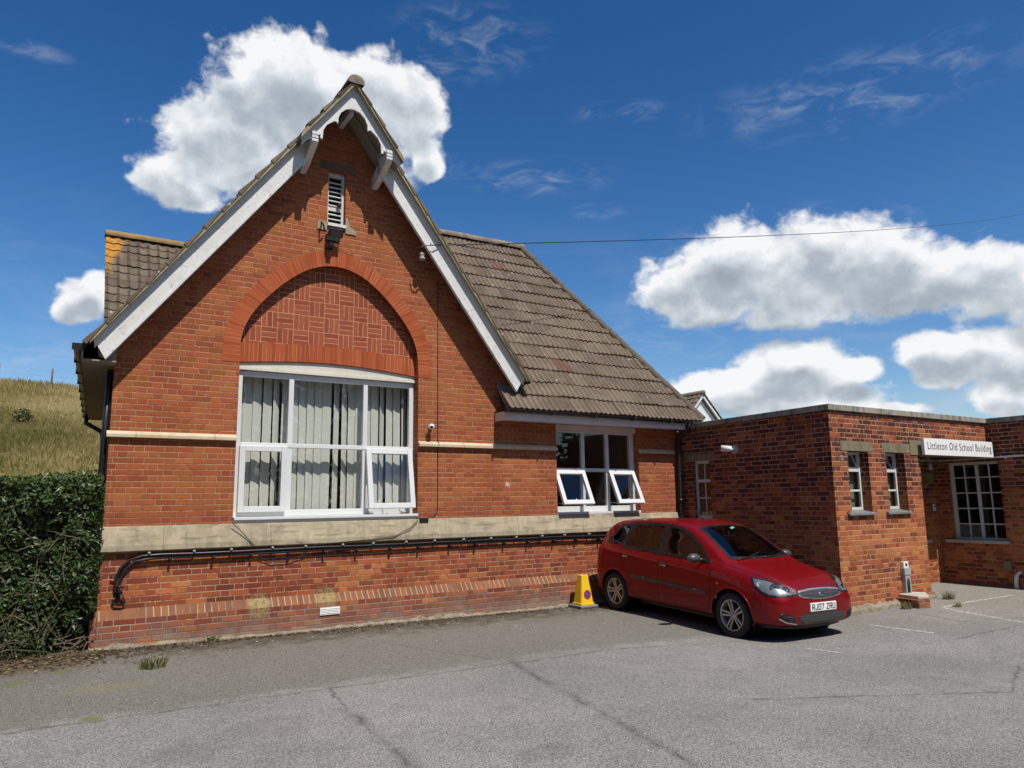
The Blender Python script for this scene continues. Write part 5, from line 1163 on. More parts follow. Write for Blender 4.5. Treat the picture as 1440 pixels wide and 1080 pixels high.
    t = thing('meter_box', 'dull grey box on the porch wall beneath the small lantern', 'box', (14.3, BY, 1.98)); b = MB(); b.box(14.21, BY - .06, 1.88, 14.44, BY - .001, 2.10); b.build('box', M['lintel'], t, bevel=.004); b = MB(); b.box(14.22, BY - .066, 1.89, 14.43, BY - .061, 2.09); b.build('lid', M['lintel'], t)
    t = thing('doorbell', 'pale doorbell plate on the porch wall beside the large window', 'doorbell', (14.45, BY, 1.45)); b = MB(); b.box(14.42, BY - .02, 1.37, 14.50, BY - .001, 1.50); b.build('plate', M['white_plastic'], t, bevel=.003); b = MB(); b.lathe([(0, 0), (.018, 0), (.015, .008), (0, .008)], (14.46, BY - .021, 1.45), (0, -1, 0), 10); b.build('button', M['black'], t)
    t = thing('conduit_pipe', 'thin white conduit running level above the large window of the annexe', 'pipe', (RX, 6, 2.3))
    b = MB(); b.tube([(RX - .03, BY - .05, 2.315), (RX - .03, 4.5, 2.36)], .018, 8); b.build('pipe', M['upvc'], t)
    for y in (7.7, 6.55, 5.4): b = MB(); b.box(RX - .052, y - .015, 2.30, RX - .001, y + .015, 2.345); b.build('clip', M['upvc'], t)
    b = MB(); b.tube([(12.5, BY - .06, 2.30), (RX - .06, BY - .06, 2.325)], .015, 8); tag(b.build('porch_conduit', M['grey_white']), 'grey conduit along the top of the back wall inside the porch', 'pipe')
    t = thing('gas_pipe', 'short white bent pipe rising from the ground at the foot of the shaded return wall', 'pipe', (RX, 6.6, 0))
    b = MB(); b.tube([(RX - .06, 6.60, -.05), (RX - .06, 6.605, .12), (RX - .055, 6.59, .24), (RX - .03, 6.56, .30), (RX, 6.52, .32)], [.038, .036, .032, .026, .022], 10); b.build('pipe', M['white_plastic'], t)
    b = MB(); b.box(RX - .05, 6.66, .33, RX - .001, 6.79, .50); b.build('cover', M['lintel'], t, bevel=.004)
    # meter pipe on the sunny front
    t = thing('supply_pipe', 'grey plastic socket and boxed cable pipe on the sunlit annexe front above the brick stub', 'pipe', (11.54, FY, .3))
    b = MB(); b.box(11.47, FY - .05, .545, 11.60, FY - .001, .64); b.build('socket', M['white_plastic'], t, bevel=.004); b = MB(); b.box(11.515, FY - .056, .575, 11.555, FY - .0505, .615); b.build('outlet', M['black'], t)
    b = MB(); b.box(11.45, FY - .07, .44, 11.62, FY - .001, .545); b.prism([(11.47, .44), (11.60, .44), (11.615, .36), (11.615, .1), (11.585, .1), (11.585, .36), (11.54, .40), (11.50, .36), (11.50, .1), (11.47, .1)], 'y', FY - .06, FY - .001); b.build('shroud', M['grey_plastic'], t, bevel=.004)
    for x in (11.52, 11.558): b = MB(); b.tube([(x, FY - .035, .42), (x, FY - .04, .02)], .015, 8); b.build('tube', M['black'], t)
    t = thing('brick_stub', 'low mossy brick stub with a pale concrete top at the foot of the annexe front', 'brick stub', (11.35, 6.6, 0))
    b = MB(); b.prism([(11.22, 6.46), (11.42, 6.40), (11.78, 6.68), (11.72, 6.84), (11.26, 6.84)], 'z', -.1, .115); b.build('bricks', M['brick_stub'], t, bevel=.015)
    b = MB(); b.prism([(11.28, 6.50), (11.45, 6.43), (11.81, 6.68), (11.75, 6.835), (11.33, 6.835)], 'z', .115, .165); o = b.build('concrete_top', M['slab'], t, bevel=.012)
    t = thing('number_plate', 'tiny pale square plate on the annexe corner, left of the first narrow window', 'plate', (10.18, FY, 2.237)); b = MB(); b.box(10.145, FY - .012, 2.20, 10.215, FY - .001, 2.272); b.build('plate', M['grey_plastic'], t, bevel=.003); b = MB(); b.lathe([(.014, 0), (.014, .004), (.022, .004), (.022, 0)], (10.18, FY - .012, 2.238), (0, -1, 0), 12); b.build('ring', M['black_matt'], t)
    # the name board
    t = thing('name_board', 'white name board with thin black lettering over the porch opening', 'sign', (13.38, FY - .1, 2.46))
    b = MB(); b.box(12.262, FY - .125, 2.325, 14.50, FY - .075, 2.60); b.build('board', M['board_white'], t, bevel=.003)
    b = MB(); b.box(12.5, FY - .075, 2.36, 12.54, FY - .013, 2.56); b.box(14.2, FY - .075, 2.36, 14.24, FY - .013, 2.56); b.build('batten', M['grey_metal'], t)
    mt = Matrix.Translation((13.40 - 13.38, -.0265, .002)) @ Matrix.Rotation(radians(90), 4, 'X')
    text_mesh('lettering', 'Littleton Old School Building', .2, M['ink'], t, mt, .0008, width=2.08, height=.165, weight=-.001, space=1.12)
M['board_white'] = plain('white_signboard', (0.84, 0.84, 0.83), 0.4, var=0.1); M['ink'] = plain('black_lettering', (0.012, 0.012, 0.013), 0.5, var=0.1)
M['brick_stub'] = brick_material('brick_stub', PAL_ANX, (0.4, 0.36, 0.28), zoff=.0, grime=[(.2, -.1, (.18, .16, .10), .9)])
def lens_mat():
    m, t = material('lamp_lens'); p = t.pbr((0.07, 0.07, 0.066), 0.15, 0.3, spec=0.6); return m
M['lens'] = lens_mat()
fittings()
# ------------------------------------------------------------------ no-waiting cone
def cone():
    x, y = 7.37, 9.66; z = ground_z(x, y); t = thing('no_waiting_cone', 'yellow no-waiting cone with a blue and red roundel, against the wall behind the red car', 'traffic cone', (x, y, z))
    def sq(h, r0, y0=0, rd=.35):
        k = 6; out = []
        for c, (sx, sy) in enumerate(((1, 1), (-1, 1), (-1, -1), (1, -1))):
            for i in range(k + 1):
                a = (c * 90 + 90 * i / k) * pi / 180; rr = r0 * rd; out.append((x + sx * (r0 - rr) + cos(a) * rr, y + sy * (r0 - rr) + sin(a) * rr, z + h))
        return out
    b = MB(); rings = [sq(.045, .138), sq(.070, .138), sq(.073, .124), sq(.28, .095), sq(.492, .064), sq(.50, .058), sq(.501, .042), sq(.45, .04)]
    n = len(rings[0]); vs = [v for r in rings for v in r]
    b.add(vs, [(k * n + i, k * n + (i + 1) % n, (k + 1) * n + (i + 1) % n, (k + 1) * n + i) for k in range(len(rings) - 1) for i in range(n)] + [tuple(range(7 * n, 8 * n))], smooth=False); b.build('body', M['yellow'], t)
    b = MB(); b.box(x - .175, y - .175, z + .004, x + .175, y + .175, z + .045); b.build('base', M['cone_base'], t, bevel=.012)
    tl = math.atan2(.124 - .064, .42); c = Vector((x, y - .106, z + .205)); nrm = Vector((0, -cos(tl), sin(tl))); u = Vector((1, 0, 0)); v = nrm.cross(u) * -1
    if v.z < 0: v = -v
    def disc(b, r0, r1, h, n=32):
        vs = []
        for r in (r0, r1):
            for i in range(n): a = 2 * pi * i / n; vs.append(c + nrm * h + u * (cos(a) * r) + v * (sin(a) * r))
        b.add(vs, [(i, (i + 1) % n, n + (i + 1) % n, n + i) for i in range(n)])
    b = MB(); disc(b, .004, .064, .006); ro = b.build('roundel', M['blue'], t)
    b = MB(); disc(b, .052, .067, .008); d = (u - v).normalized(); b.obox(c + nrm * .008, d, nrm.cross(d), nrm, .055, .007, .0012); b.build('red_ring', M['red_sign'], ro)
M['yellow'] = plain('yellow_plastic', (0.82, 0.50, 0.018), 0.45, var=0.25, scale=5); M['cone_base'] = plain('grey_rubber', (0.20, 0.205, 0.20), 0.8, var=0.4)
M['blue'] = plain('sign_blue', (0.025, 0.07, 0.30), 0.4, var=0.15); M['red_sign'] = plain('sign_red', (0.45, 0.02, 0.02), 0.4, var=0.15)
cone()
# ------------------------------------------------------------------ red hatchback
def car_paint():
    m, t = material('red_car_paint'); p = t.obj()
    fl = t.noise(p, 900, 1, 0.5); c = t.mix(t.m('MULTIPLY', fl, 0.35), (0.19, 0.0018, 0.004), (0.32, 0.006, 0.009))
    dust = t.m('MULTIPLY', t.step(t.noise(p, 5, 5, 0.7), 0.45, 0.8), 0.05); c = t.mix(t.m('MULTIPLY', dust, .5), c, (0.25, 0.16, 0.12))
    z = t.sep(p)[2]; low = t.step(t.m('MULTIPLY_ADD', t.noise(p, 7, 4, 0.7), 0.12, z), 0.36, 0.24); c = t.mix(t.m('MULTIPLY', low, 0.35), c, (0.12, 0.07, 0.05))
    g = t.n('ShaderNodeNewGeometry')
    pr = t.n('ShaderNodeBsdfPrincipled'); t.put(pr.inputs['Base Color'], c); pr.inputs['Metallic'].default_value = 0.35; pr.inputs['Specular IOR Level'].default_value = 0.15; t.put(pr.inputs['Roughness'], t.m('MULTIPLY_ADD', t.noise(p, 8, 4, .6), .12, .34)); pr.inputs['Coat Weight'].default_value = 0.45; pr.inputs['Coat Roughness'].default_value = 0.06
    dk = t.n('ShaderNodeBsdfDiffuse'); t.put(dk.inputs[0], (0.02, 0.02, 0.022)); ms = t.n('ShaderNodeMixShader'); t.put(ms.inputs[0], g.outputs['Backfacing'])
    t.t.links.new(pr.outputs[0], ms.inputs[1]); t.t.links.new(dk.outputs[0], ms.inputs[2]); t.out(ms.outputs[0]); return m
M['car'] = car_paint()
M['car_glass'] = glass_mat('car_glass', (0.45, 0.50, 0.47), wav=0.0); M['screen_glass'] = glass_mat('windscreen_glass', (0.60, 0.66, 0.65), wav=0.0)
M['lamp_glass'] = glass_mat('headlamp_cover', (0.9, 0.92, 0.92), wav=0.0)
M['tyre'] = plain('tyre_rubber', (0.018, 0.018, 0.018), 0.85, var=0.4); M['alloy'] = plain('alloy', (0.50, 0.49, 0.47), 0.38, 0.75, var=0.3, scale=14)
M['chrome'] = plain('chrome', (0.72, 0.73, 0.74), 0.15, 1.0, var=0.1); M['trim'] = plain('black_trim', (0.010, 0.010, 0.011), 0.45, var=0.3); M['emblem'] = plain('emblem_blue', (0.03, 0.045, 0.10), 0.3, var=0.1); M['rub'] = plain('rubbing_strip', (0.085, 0.055, 0.048), 0.55, var=0.3)
M['seat'] = plain('seat_cloth', (0.05, 0.052, 0.058), 0.9, var=0.3); M['plate'] = plain('plate_white', (0.80, 0.80, 0.78), 0.4, var=0.08); M['reflector'] = plain('lamp_reflector', (0.30, 0.30, 0.295), 0.25, 0.35, var=0.85, scale=22)
M['amber'] = plain('amber_lens', (0.55, 0.16, 0.03), 0.25, var=0.2); M['tail'] = plain('tail_red', (0.28, 0.006, 0.008), 0.2, var=0.2); M['sticker'] = plain('green_sticker', (0.10, 0.50, 0.33), 0.5); M['mirror_shell'] = plain('grey_mirror', (0.055, 0.062, 0.068), 0.4, var=0.2)
def inside(p, poly):
    x, y = p; c = False; j = len(poly) - 1
    for i in range(len(poly)):
        (a, b), (d, e) = poly[i], poly[j]
        if (b > y) != (e > y) and x < (d - a) * (y - b) / (e - b) + a: c = not c
        j = i
    return c
def dens(poly, st, closed=True):
    out = []; n = len(poly)
    for i in range(n if closed else n - 1):
        a, b = Vector(poly[i]), Vector(poly[(i + 1) % n]); k = max(1, int((b - a).length / st))
        for j in range(k): out.append(tuple(a.lerp(b, j / k)))
    if not closed: out.append(tuple(poly[-1]))
    return out
def inset(poly, d):
    n = len(poly); ar = sum(poly[i][0] * poly[(i + 1) % n][1] - poly[(i + 1) % n][0] * poly[i][1] for i in range(n)); s = 1 if ar > 0 else -1; out = []
    for i in range(n):
        p, q, r = Vector(poly[i - 1]), Vector(poly[i]), Vector(poly[(i + 1) % n])
        a = (q - p).normalized(); b = (r - q).normalized(); na = Vector((-a.y, a.x)) * s; nb = Vector((-b.y, b.x)) * s
        m = (na + nb); m = m / max(0.35, m.length_squared / 2) if m.length > 1e-6 else na
        out.append(tuple(q + m * d * 0.5 * 2 / 2 if False else q + m * d * .5 * (2 / 2) if m.length_squared < .01 else q + m * d / 1.0 * .5 * 2))
    return out
def build_car():
    s = .951; yaw, pit, rol = -1.6027, -.034, -.0118
    f = Vector((cos(yaw) * cos(pit), sin(yaw) * cos(pit), sin(pit))); l = Vector((0, 0, 1)).cross(f).normalized(); u = f.cross(l); l2 = l * cos(rol) + u * sin(rol); uu = f.cross(l2)
    T = thing('hatchback_car', 'dark red five-door hatchback parked facing the camera beside the flat-roofed annexe', 'car')
    T.matrix_world = Matrix(((f.x * s, l2.x * s, uu.x * s, 8.3157), (f.y * s, l2.y * s, uu.y * s, 7.9175), (f.z * s, l2.z * s, uu.z * s, -.050), (0, 0, 0, 1)))
    # X, zb, w, zs, ys, zr, yr, zt   (half sections, metres; x forward, right side is y < 0)
    ST = [(-1.845, .36, .55, .80, .52, .86, .44, .89), (-1.83, .30, .72, .90, .66, .97, .56, 1.00), (-1.77, .25, .80, .95, .745, 1.10, .615, 1.13), (-1.66, .22, .828, .965, .775, 1.26, .60, 1.295), (-1.53, .21, .836, .968, .785, 1.365, .565, 1.405),
          (-1.25, .205, .842, .965, .79, 1.41, .568, 1.445), (-.8, .20, .845, .95, .795, 1.435, .575, 1.472), (-.3, .20, .845, .93, .798, 1.44, .58, 1.478), (.10, .20, .845, .915, .798, 1.42, .58, 1.462), (.36, .20, .845, .90, .797, 1.355, .585, 1.41), (.62, .20, .845, .89, .795, 1.215, .61, 1.275),
          (.86, .20, .845, .88, .79, 1.075, .65, 1.135), (1.02, .20, .843, .875, .785, .975, .685, 1.025), (1.12, .20, .842, .865, .78, .928, .69, .965), (1.35, .20, .838, .835, .765, .885, .64, .918), (1.58, .205, .825, .795, .74, .838, .585, .868), (1.76, .21, .800, .745, .70, .785, .53, .815), (1.88, .22, .755, .685, .645, .730, .48, .758), (1.96, .235, .69, .630, .58, .675, .43, .698), (2.01, .25, .59, .585, .50, .622, .37, .642), (2.035, .285, .45, .53, .38, .565, .29, .58)]
    def section(r):
        X, zb, w, zs, ys, zr, yr, zt = r; zm = zb + (zs - zb) * .36
        h = [(0, zb), (.6 * w, zb), (.93 * w, zb + .012), (.99 * w, zb + .07), (1.005 * w, zm), (.998 * w, zm + (zs - zm) * .55), (ys + .62 * (w - ys), zs - .055), (ys + .12 * (w - ys), zs - .004), (ys - .012 - .25 * max(0, ys - yr) * .25, zs + .02 + .1 * (zr - zs)),
             (yr + .42 * (ys - yr), zs + .60 * (zr - zs)), (yr + .045, zr - .035), (yr - .015, zr + .01), (.72 * yr, zr + .72 * (zt - zr)), (.38 * yr, zt - .006), (0, zt)]
        return [(X, -y, z) for y, z in h] + [(X, y, z) for y, z in reversed(h[1:-1])]
    secs = [section(r) for r in ST]; n = len(secs[0]); vs = [p for sc in secs for p in sc]; fs = []
    for i in range(len(secs) - 1):
        for k in range(n): k2 = (k + 1) % n; fs.append((i * n + k, i * n + k2, (i + 1) * n + k2, (i + 1) * n + k))
    half = n // 2
    for base, flip in ((0, False), ((len(secs) - 1) * n, True)):
        for k in range(half):
            a, b_, c, d = base + k, base + k + 1, base + (n - k - 1) % n, base + (n - k) % n
            q = [a, b_, c, d]; q = list(dict.fromkeys(q)); fs.append(tuple(q if flip else q[::-1]))
    me = bpy.data.meshes.new('body'); me.from_pydata(vs, [], fs); me.update()
    bm = bmesh.new(); bm.from_mesh(me); bmesh.ops.recalc_face_normals(bm, faces=bm.faces); bm.to_mesh(me); bm.free()
    tmp = bpy.data.objects.new('tmp', me); C.objects.link(tmp); md = tmp.modifiers.new('s', 'SUBSURF'); md.levels = 3; md.render_levels = 3
    fine = bpy.data.meshes.new_from_object(tmp.evaluated_get(bpy.context.evaluated_depsgraph_get())); bpy.data.objects.remove(tmp)
    bm = bmesh.new(); bm.from_mesh(fine); bmesh.ops.recalc_face_normals(bm, faces=bm.faces)
    tree = BVHTree.FromBMesh(bm)
    # openings
    AX_, R = 1.243, .348
    side = {'front': [(.80, .935), (.56, 1.135), (.33, 1.29), (.10, 1.368), (-.13, 1.395), (-.15, .965)], 'rear': [(-.225, .968), (-.205, 1.398), (-.60, 1.400), (-.97, 1.375), (-1.09, 1.02), (-1.0, .995)], 'quarter': [(-1.125, 1.035), (-1.01, 1.37), (-1.30, 1.325), (-1.52, 1.06)]}
    screen = [(1.035, -.60), (1.075, -.30), (1.085, 0), (1.075, .30), (1.035, .60), (.345, .505), (.30, .25), (.29, 0), (.30, -.25), (.345, -.505)]
    def near_poly(p, poly):
        best = None
        for i in range(len(poly)):
            a, b_ = Vector(poly[i]), Vector(poly[(i + 1) % len(poly)]); d = b_ - a; k = max(0, min(1, (Vector(p) - a).dot(d) / d.length_squared)); q = a + d * k; e = (Vector(p) - q).length
            if best is None or e < best[0]: best = (e, q)
        return best
    kill = []; outs = {k: inset(v, .022) for k, v in side.items()}; scr = inset(screen, .03)
    for fc in bm.faces:
        cc = fc.calc_center_median(); dead = False
        if abs(cc.y) > .5 and cc.z < .75:
            for ax in (AX_, -AX_):
                if all((v.co.x - ax) ** 2 + (v.co.z - .29) ** 2 < R * R for v in fc.verts): dead = True
        if abs(cc.y) > .5 and cc.z > .9:
            for poly in outs.values():
                if all(inside((v.co.x, v.co.z), poly) for v in fc.verts): dead = True
        if cc.x > .2 and cc.z > .95 and all(inside((v.co.x, v.co.y), scr) for v in fc.verts): dead = True
        if cc.z < .30 and abs(fc.normal.z) > .9 and abs(cc.x) < 1.7 and fc.normal.z < 0: dead = dead
        if dead: kill.append(fc)
    bmesh.ops.delete(bm, geom=kill, context='FACES')
    for v in bm.verts:
        if not v.is_boundary: continue
        if abs(v.co.y) > .5 and v.co.z < .75:
            for ax in (AX_, -AX_):
                dx, dz = v.co.x - ax, v.co.z - .29; d = sqrt(dx * dx + dz * dz)
                if d < R * 1.25: v.co.x = ax + dx * R / d; v.co.z = .29 + dz * R / d
    for fc in bm.faces: fc.smooth = True
    body = bpy.data.meshes.new('body'); bm.to_mesh(body); bm.free(); body.materials.clear(); body.materials.append(M['car'])
    bo = bpy.data.objects.new('body', body); C.objects.link(bo); bo.parent = T
    def patch(name, poly, axes, mt, off=.004, st=.03, holes=None, parent=T, skirt=.012, clampn=None, mirror=False, to=None):
        """sheet that follows the body: poly in a plane, axes = (origin plane basis a, b, shooting direction d)"""
        a, b_, d = (Vector(k).normalized() for k in axes)
        loops = [dens(poly, st)] + [dens(h, st) for h in (holes or [])]
        pts = []; edges = []
        for lp in loops:
            o = len(pts); pts += [Vector(p) for p in lp]; edges += [(o + i, o + (i + 1) % len(lp)) for i in range(len(lp))]
        nb = len(pts)
        xs = [p.x for p in pts]; ys = [p.y for p in pts]
        x = min(xs) + st * .7
        while x < max(xs):
            y = min(ys) + st * .7
            while y < max(ys):
                if inside((x, y), poly) and near_poly((x, y), poly)[0] > st * .45 and not any(inside((x, y), h) or near_poly((x, y), h)[0] < st * .45 for h in (holes or [])): pts.append(Vector((x, y)))
                y += st
            x += st
        vco, _, fcs, *_r = geometry.delaunay_2d_cdt(pts, edges, [], 0, 1e-5)
        P3 = []
        for p in vco:
            o = a * p.x + b_ * p.y - d * 4; h = tree.ray_cast(o, d)
            if h[0] is None:
                h2 = tree.find_nearest(a * p.x + b_ * p.y + d * (-1.2)); co, no = h2[0], h2[1]
            else: co, no = h[0], h[1]
            if no.dot(d) > 0: no = -no
            P3.append(co + no * off)
        keep = []
        for fc in fcs:
            c = sum((vco[i] for i in fc), Vector((0, 0))) / len(fc)
            if inside(c, poly) and not any(inside(c, h) for h in (holes or [])): keep.append(tuple(fc))
        mb = MB() if to is None else to
        ms = (1, -1) if mirror else (1,)
        mb.add([tuple(p) for p in P3], keep, smooth=True)
        if to is not None: return
        ob = mb.build(name, mt, parent, local=True); return ob
    XZR = ((1, 0, 0), (0, 0, 1), (0, 1, 0)); XZL = ((1, 0, 0), (0, 0, 1), (0, -1, 0)); XYT = ((1, 0, 0), (0, 1, 0), (0, 0, -1)); YZF = ((0, 1, 0), (0, 0, 1), (-1, 0, 0)); YZB = ((0, 1, 0), (0, 0, 1), (1, 0, 0))
    # glass with black borders
    for key, poly in side.items():
        for ax in (XZR, XZL):
            fr = patch('window_trim', inset(poly, -.012), ax, M['trim'], .004, holes=[inset(poly, .030)])
            patch('side_window', inset(poly, .010), ax, M['car_glass'], .0025)
    patch('windscreen_border', screen, XYT, M['trim'], .004, holes=[inset(screen, .045)]); patch('windscreen', inset(screen, .012), XYT, M['screen_glass'], .0025)
    patch('pillar_trim', [(-.14, .955), (-.12, 1.40), (-.215, 1.403), (-.235, .958)], XZR, M['trim'], .0035); patch('pillar_trim', [(-1.075, 1.02), (-.965, 1.378), (-1.02, 1.372), (-1.14, 1.03)], XZR, M['trim'], .0035)
    patch('rear_window', [(-.52, 1.02), (.52, 1.02), (.46, 1.33), (-.46, 1.33)], YZB, M['trim'], .004)
    # door seams, handles, strip
    def seam(pts, ax, w=.009, name='door_seam', mt='trim', st=.04):
        left = []; right = []
        P = [Vector(p) for p in dens(pts, st, False)]
        for i, p in enumerate(P):
            t = (P[min(i + 1, len(P) - 1)] - P[max(i - 1, 0)]).normalized(); nn = Vector((-t.y, t.x)) * w / 2; left.append(tuple(p + nn)); right.append(tuple(p - nn))
        return patch(name, left + right[::-1], ax, M[mt], .003, st=.05)
    for ax in (XZR, XZL):
        seam([(.86, .88), (.87, .60), (.86, .36), (.80, .26)], ax); seam([(-.19, .96), (-.20, .60), (-.19, .27)], ax); seam([(-1.14, 1.0), (-1.10, .82), (-.96, .68), (-.86, .55), (-.80, .40), (-.78, .28)], ax); seam([(.80, .262), (-.78, .268)], ax)
        patch('rubbing_strip', [(.80, .505), (.80, .555), (-.60, .60), (-.82, .605), (-.80, .555), (-.55, .545)], ax, M['rub'], .012)
        patch('sill_trim', [(.83, .185), (.83, .235), (-.85, .24), (-.85, .185)], ax, M['trim'], .004)
        patch('fuel_or_repeater_lamp', [(.985, .665), (1.035, .662), (1.035, .69), (.985, .693)], ax, M['amber'], .006).name = 'side_repeater'
        d = patch('door_handle', [(-.01, .795), (-.15, .802), (-.15, .825), (-.01, .818)], ax, M['chrome'], .022); patch('door_handle', [(-.90, .85), (-1.03, .857), (-1.03, .88), (-.90, .873)], ax, M['chrome'], .022)
        patch('handle_recess', [(0, .775), (-.16, .782), (-.16, .835), (0, .828)], ax, M['trim'], .002); patch('handle_recess', [(-.89, .83), (-1.04, .837), (-1.04, .89), (-.89, .883)], ax, M['trim'], .002)
    # bonnet shut lines and the crease
    for sg in (-1, 1):
        seam([(1.10, sg * .70), (1.40, sg * .655), (1.65, sg * .57), (1.86, sg * .46)], XYT, .008, 'bonnet_seam')
    seam([(1.93, -.40), (1.955, -.2), (1.96, 0), (1.955, .2), (1.93, .40)], XYT, .008, 'bonnet_seam')
    for sg in (-1, 1):   # wheel-arch lips
        for ax0 in (AX_, -AX_):
            mb = MB(); pts = []
            for i in range(31):
                t = radians(-14) + radians(208) * i / 30; X, Z = ax0 + cos(t) * (R + .004), .29 + sin(t) * (R + .004)
                h = tree.ray_cast(Vector((X, sg * 3, Z)), Vector((0, -sg, 0))); Y = h[0].y if h[0] and abs(h[0].y) > .45 else sg * .80
                pts.append((X, Y - sg * .002, Z))
            mb.tube(pts, .011, 6); mb.build('wheel_arch', M['car'], T, local=True)
            mb = MB(); prof = [(R + .002, 0), (R - .01, .03), (R - .01, .28), (.02, .28)]; mb.lathe([(a, h) for a, h in prof], (ax0, sg * (.80), .29), (0, -sg, 0), 32); mb.build('arch_liner', M['trim'], T, local=True)
    # front end
    grille = [(-.40, .625), (-.36, .60), (-.18, .578), (0, .572), (.18, .578), (.36, .60), (.40, .625), (.385, .655), (.2, .672), (0, .677), (-.2, .672), (-.385, .655)]
    m_, t_ = material('grille_mesh'); p_ = t_.obj(); x_, y_, z_ = t_.sep(p_)
    w1 = t_.m('FRACT', t_.m('MULTIPLY', t_.m('ADD', y_, t_.m('MULTIPLY', z_, .9)), 26.0)); w2 = t_.m('FRACT', t_.m('MULTIPLY', z_, 30.0))
    k_ = t_.m('MAXIMUM', t_.step(w1, .55, .7), t_.m('MULTIPLY', t_.step(w2, .72, .85), .8)); t_.pbr(t_.mix(k_, (.008, .008, .009), (.085, .087, .09)), .45, bump=t_.bump(k_, .8, .006)); M['grille'] = m_
    patch('grille_surround', inset(grille, -.014), YZF, M['grey_metal'], .005, st=.02, holes=[inset(grille, .002)]); g = patch('grille', grille, YZF, M['grille'], .004, st=.02)
    h = tree.ray_cast(Vector((4, 0, .625)), Vector((-1, 0, 0)))[0]
    mb = MB(); mb.lathe([(0, .010), (.022, .008), (.026, 0)], (h.x + .004, 0, .625), (1, 0, .25), 24); mb.v = [(x, y * 1.9, z) for x, y, z in mb.v]; e = mb.build('emblem', M['chrome'], T, local=True)
    mb = MB(); mb.lathe([(0, .0112), (.017, .0105)], (h.x + .004, 0, .625), (1, 0, .25), 24); mb.v = [(x, y * 1.9, z) for x, y, z in mb.v]; mb.build('emblem_face', M['emblem'], e, local=True)
    lowg = [(-.44, .30), (-.30, .265), (0, .255), (.30, .265), (.44, .30), (.46, .375), (.25, .395), (0, .398), (-.25, .395), (-.46, .375)]
    patch('lower_grille', lowg, YZF, M['grille'], .004, st=.025)
    for sg in (-1, 1):
        fog = [(sg * .50, .275), (sg * .64, .30), (sg * .70, .345), (sg * .71, .405), (sg * .60, .395), (sg * .51, .365)]
        patch('fog_vent', fog, YZF, M['trim'], .004, st=.02)
        for k in range(3): patch('fog_slat', [(sg * .52, .292 + .028 * k), (sg * .67, .318 + .026 * k), (sg * .67, .326 + .026 * k), (sg * .52, .300 + .028 * k)], YZF, M['rub'], .010, st=.03)
        patch('fog_trim', [(sg * .49, .268), (sg * .64, .290), (sg * .715, .335), (sg * .705, .345), (sg * .635, .302), (sg * .49, .280)], YZF, M['chrome'], .008, st=.03)
        # headlamp: reflector bowl and clear cover following the wing
        d = Vector((-.74, -sg * .60, -.32)).normalized(); a = d.cross(Vector((0, 0, 1))).normalized() * 1; b_ = a.cross(d).normalized()
        if b_.z < 0: b_ = -b_
        pts = [(1.56, .765, .815), (1.66, .735, .81), (1.78, .655, .785), (1.87, .55, .74), (1.94, .44, .675), (1.965, .385, .625), (1.93, .50, .595), (1.86, .63, .585), (1.78, .72, .595), (1.70, .765, .64), (1.61, .79, .72)]
        poly = [(Vector((x, sg * y, z)).dot(a), Vector((x, sg * y, z)).dot(b_)) for x, y, z in pts]
        lamp = patch('headlight', poly, (a, b_, d), M['reflector'], .004, st=.02); patch('lamp_rim', inset(poly, -.012), (a, b_, d), M['trim'], .0055, st=.02, holes=[inset(poly, .010)], parent=lamp)
        patch('lamp_cover', inset(poly, -.004), (a, b_, d), M['lamp_glass'], .014, st=.02, parent=lamp)
        for (X, Y, Z, rr, mt) in ((1.80, .64, .690, .058, 'trim'), (1.80, .64, .690, .040, 'chrome'), (1.88, .53, .662, .046, 'trim'), (1.88, .53, .662, .030, 'chrome'), (1.66, .755, .73, .035, 'grey_plastic'), (1.935, .45, .63, .022, 'amber')):
            c = Vector((X, sg * Y, Z)); hh = tree.ray_cast(c - d * 2, d)
            if hh[0]: mb = MB(); mb.lathe([(rr, .010), (rr * .82, .011), (rr * .6, .006), (0, .0065)], hh[0], -d, 18); mb.build('bulb_bowl', M[mt], lamp, local=True)
        for k in range(2): pass
        patch('tail_light', [(-1.60, .80), (-1.66, 1.16), (-1.74, 1.12), (-1.80, .80)], XZR if sg < 0 else XZL, M['tail'], .005, st=.03)
        # bumper cut lines
        seam([(1.59, .40), (1.63, .52), (1.66, .61)], XZR if sg < 0 else XZL, .006, 'bumper_seam')
    patch('bumper_lip', [(-.62, .205), (.62, .205), (.60, .238), (.3, .226), (-.3, .226), (-.60, .238)], YZF, M['trim'], .006, st=.03)
    mb = MB(); mb.prism([(1.50, -.70), (1.70, -.68), (1.86, -.54), (1.93, -.25), (1.93, .25), (1.86, .54), (1.70, .68), (1.50, .70)], 'z', .19, .25); mb.box(-1.72, -.68, .17, -1.5, .68, .25); mb.box(-1.0, -.62, .16, 1.0, .62, .215); mb.build('underside', M['trim'], T, local=True)
    # number plate
    h = tree.ray_cast(Vector((4, 0, .465)), Vector((-1, 0, 0)))[0]; px = h.x + .014
    mb = MB(); mb.box(px - .03, -.255, .412, px, .255, .518); pl = mb.build('number_plate', M['plate'], T, local=True, bevel=.004)
    glyph = {'R': [((0, 0), (0, 1)), ((0, 1), (1, 1)), ((1, 1), (1, .5)), ((1, .5), (0, .5)), ((.42, .5), (1, 0))], 'J': [((1, 1), (1, 0)), ((1, 0), (0, 0)), ((0, 0), (0, .3))], '0': [((0, 0), (0, 1)), ((0, 1), (1, 1)), ((1, 1), (1, 0)), ((1, 0), (0, 0))],
             '7': [((0, 1), (1, 1)), ((1, 1), (.3, 0))], 'Z': [((0, 1), (1, 1)), ((1, 1), (0, 0)), ((0, 0), (1, 0))], 'U': [((0, 1), (0, 0)), ((0, 0), (1, 0)), ((1, 0), (1, 1))]}
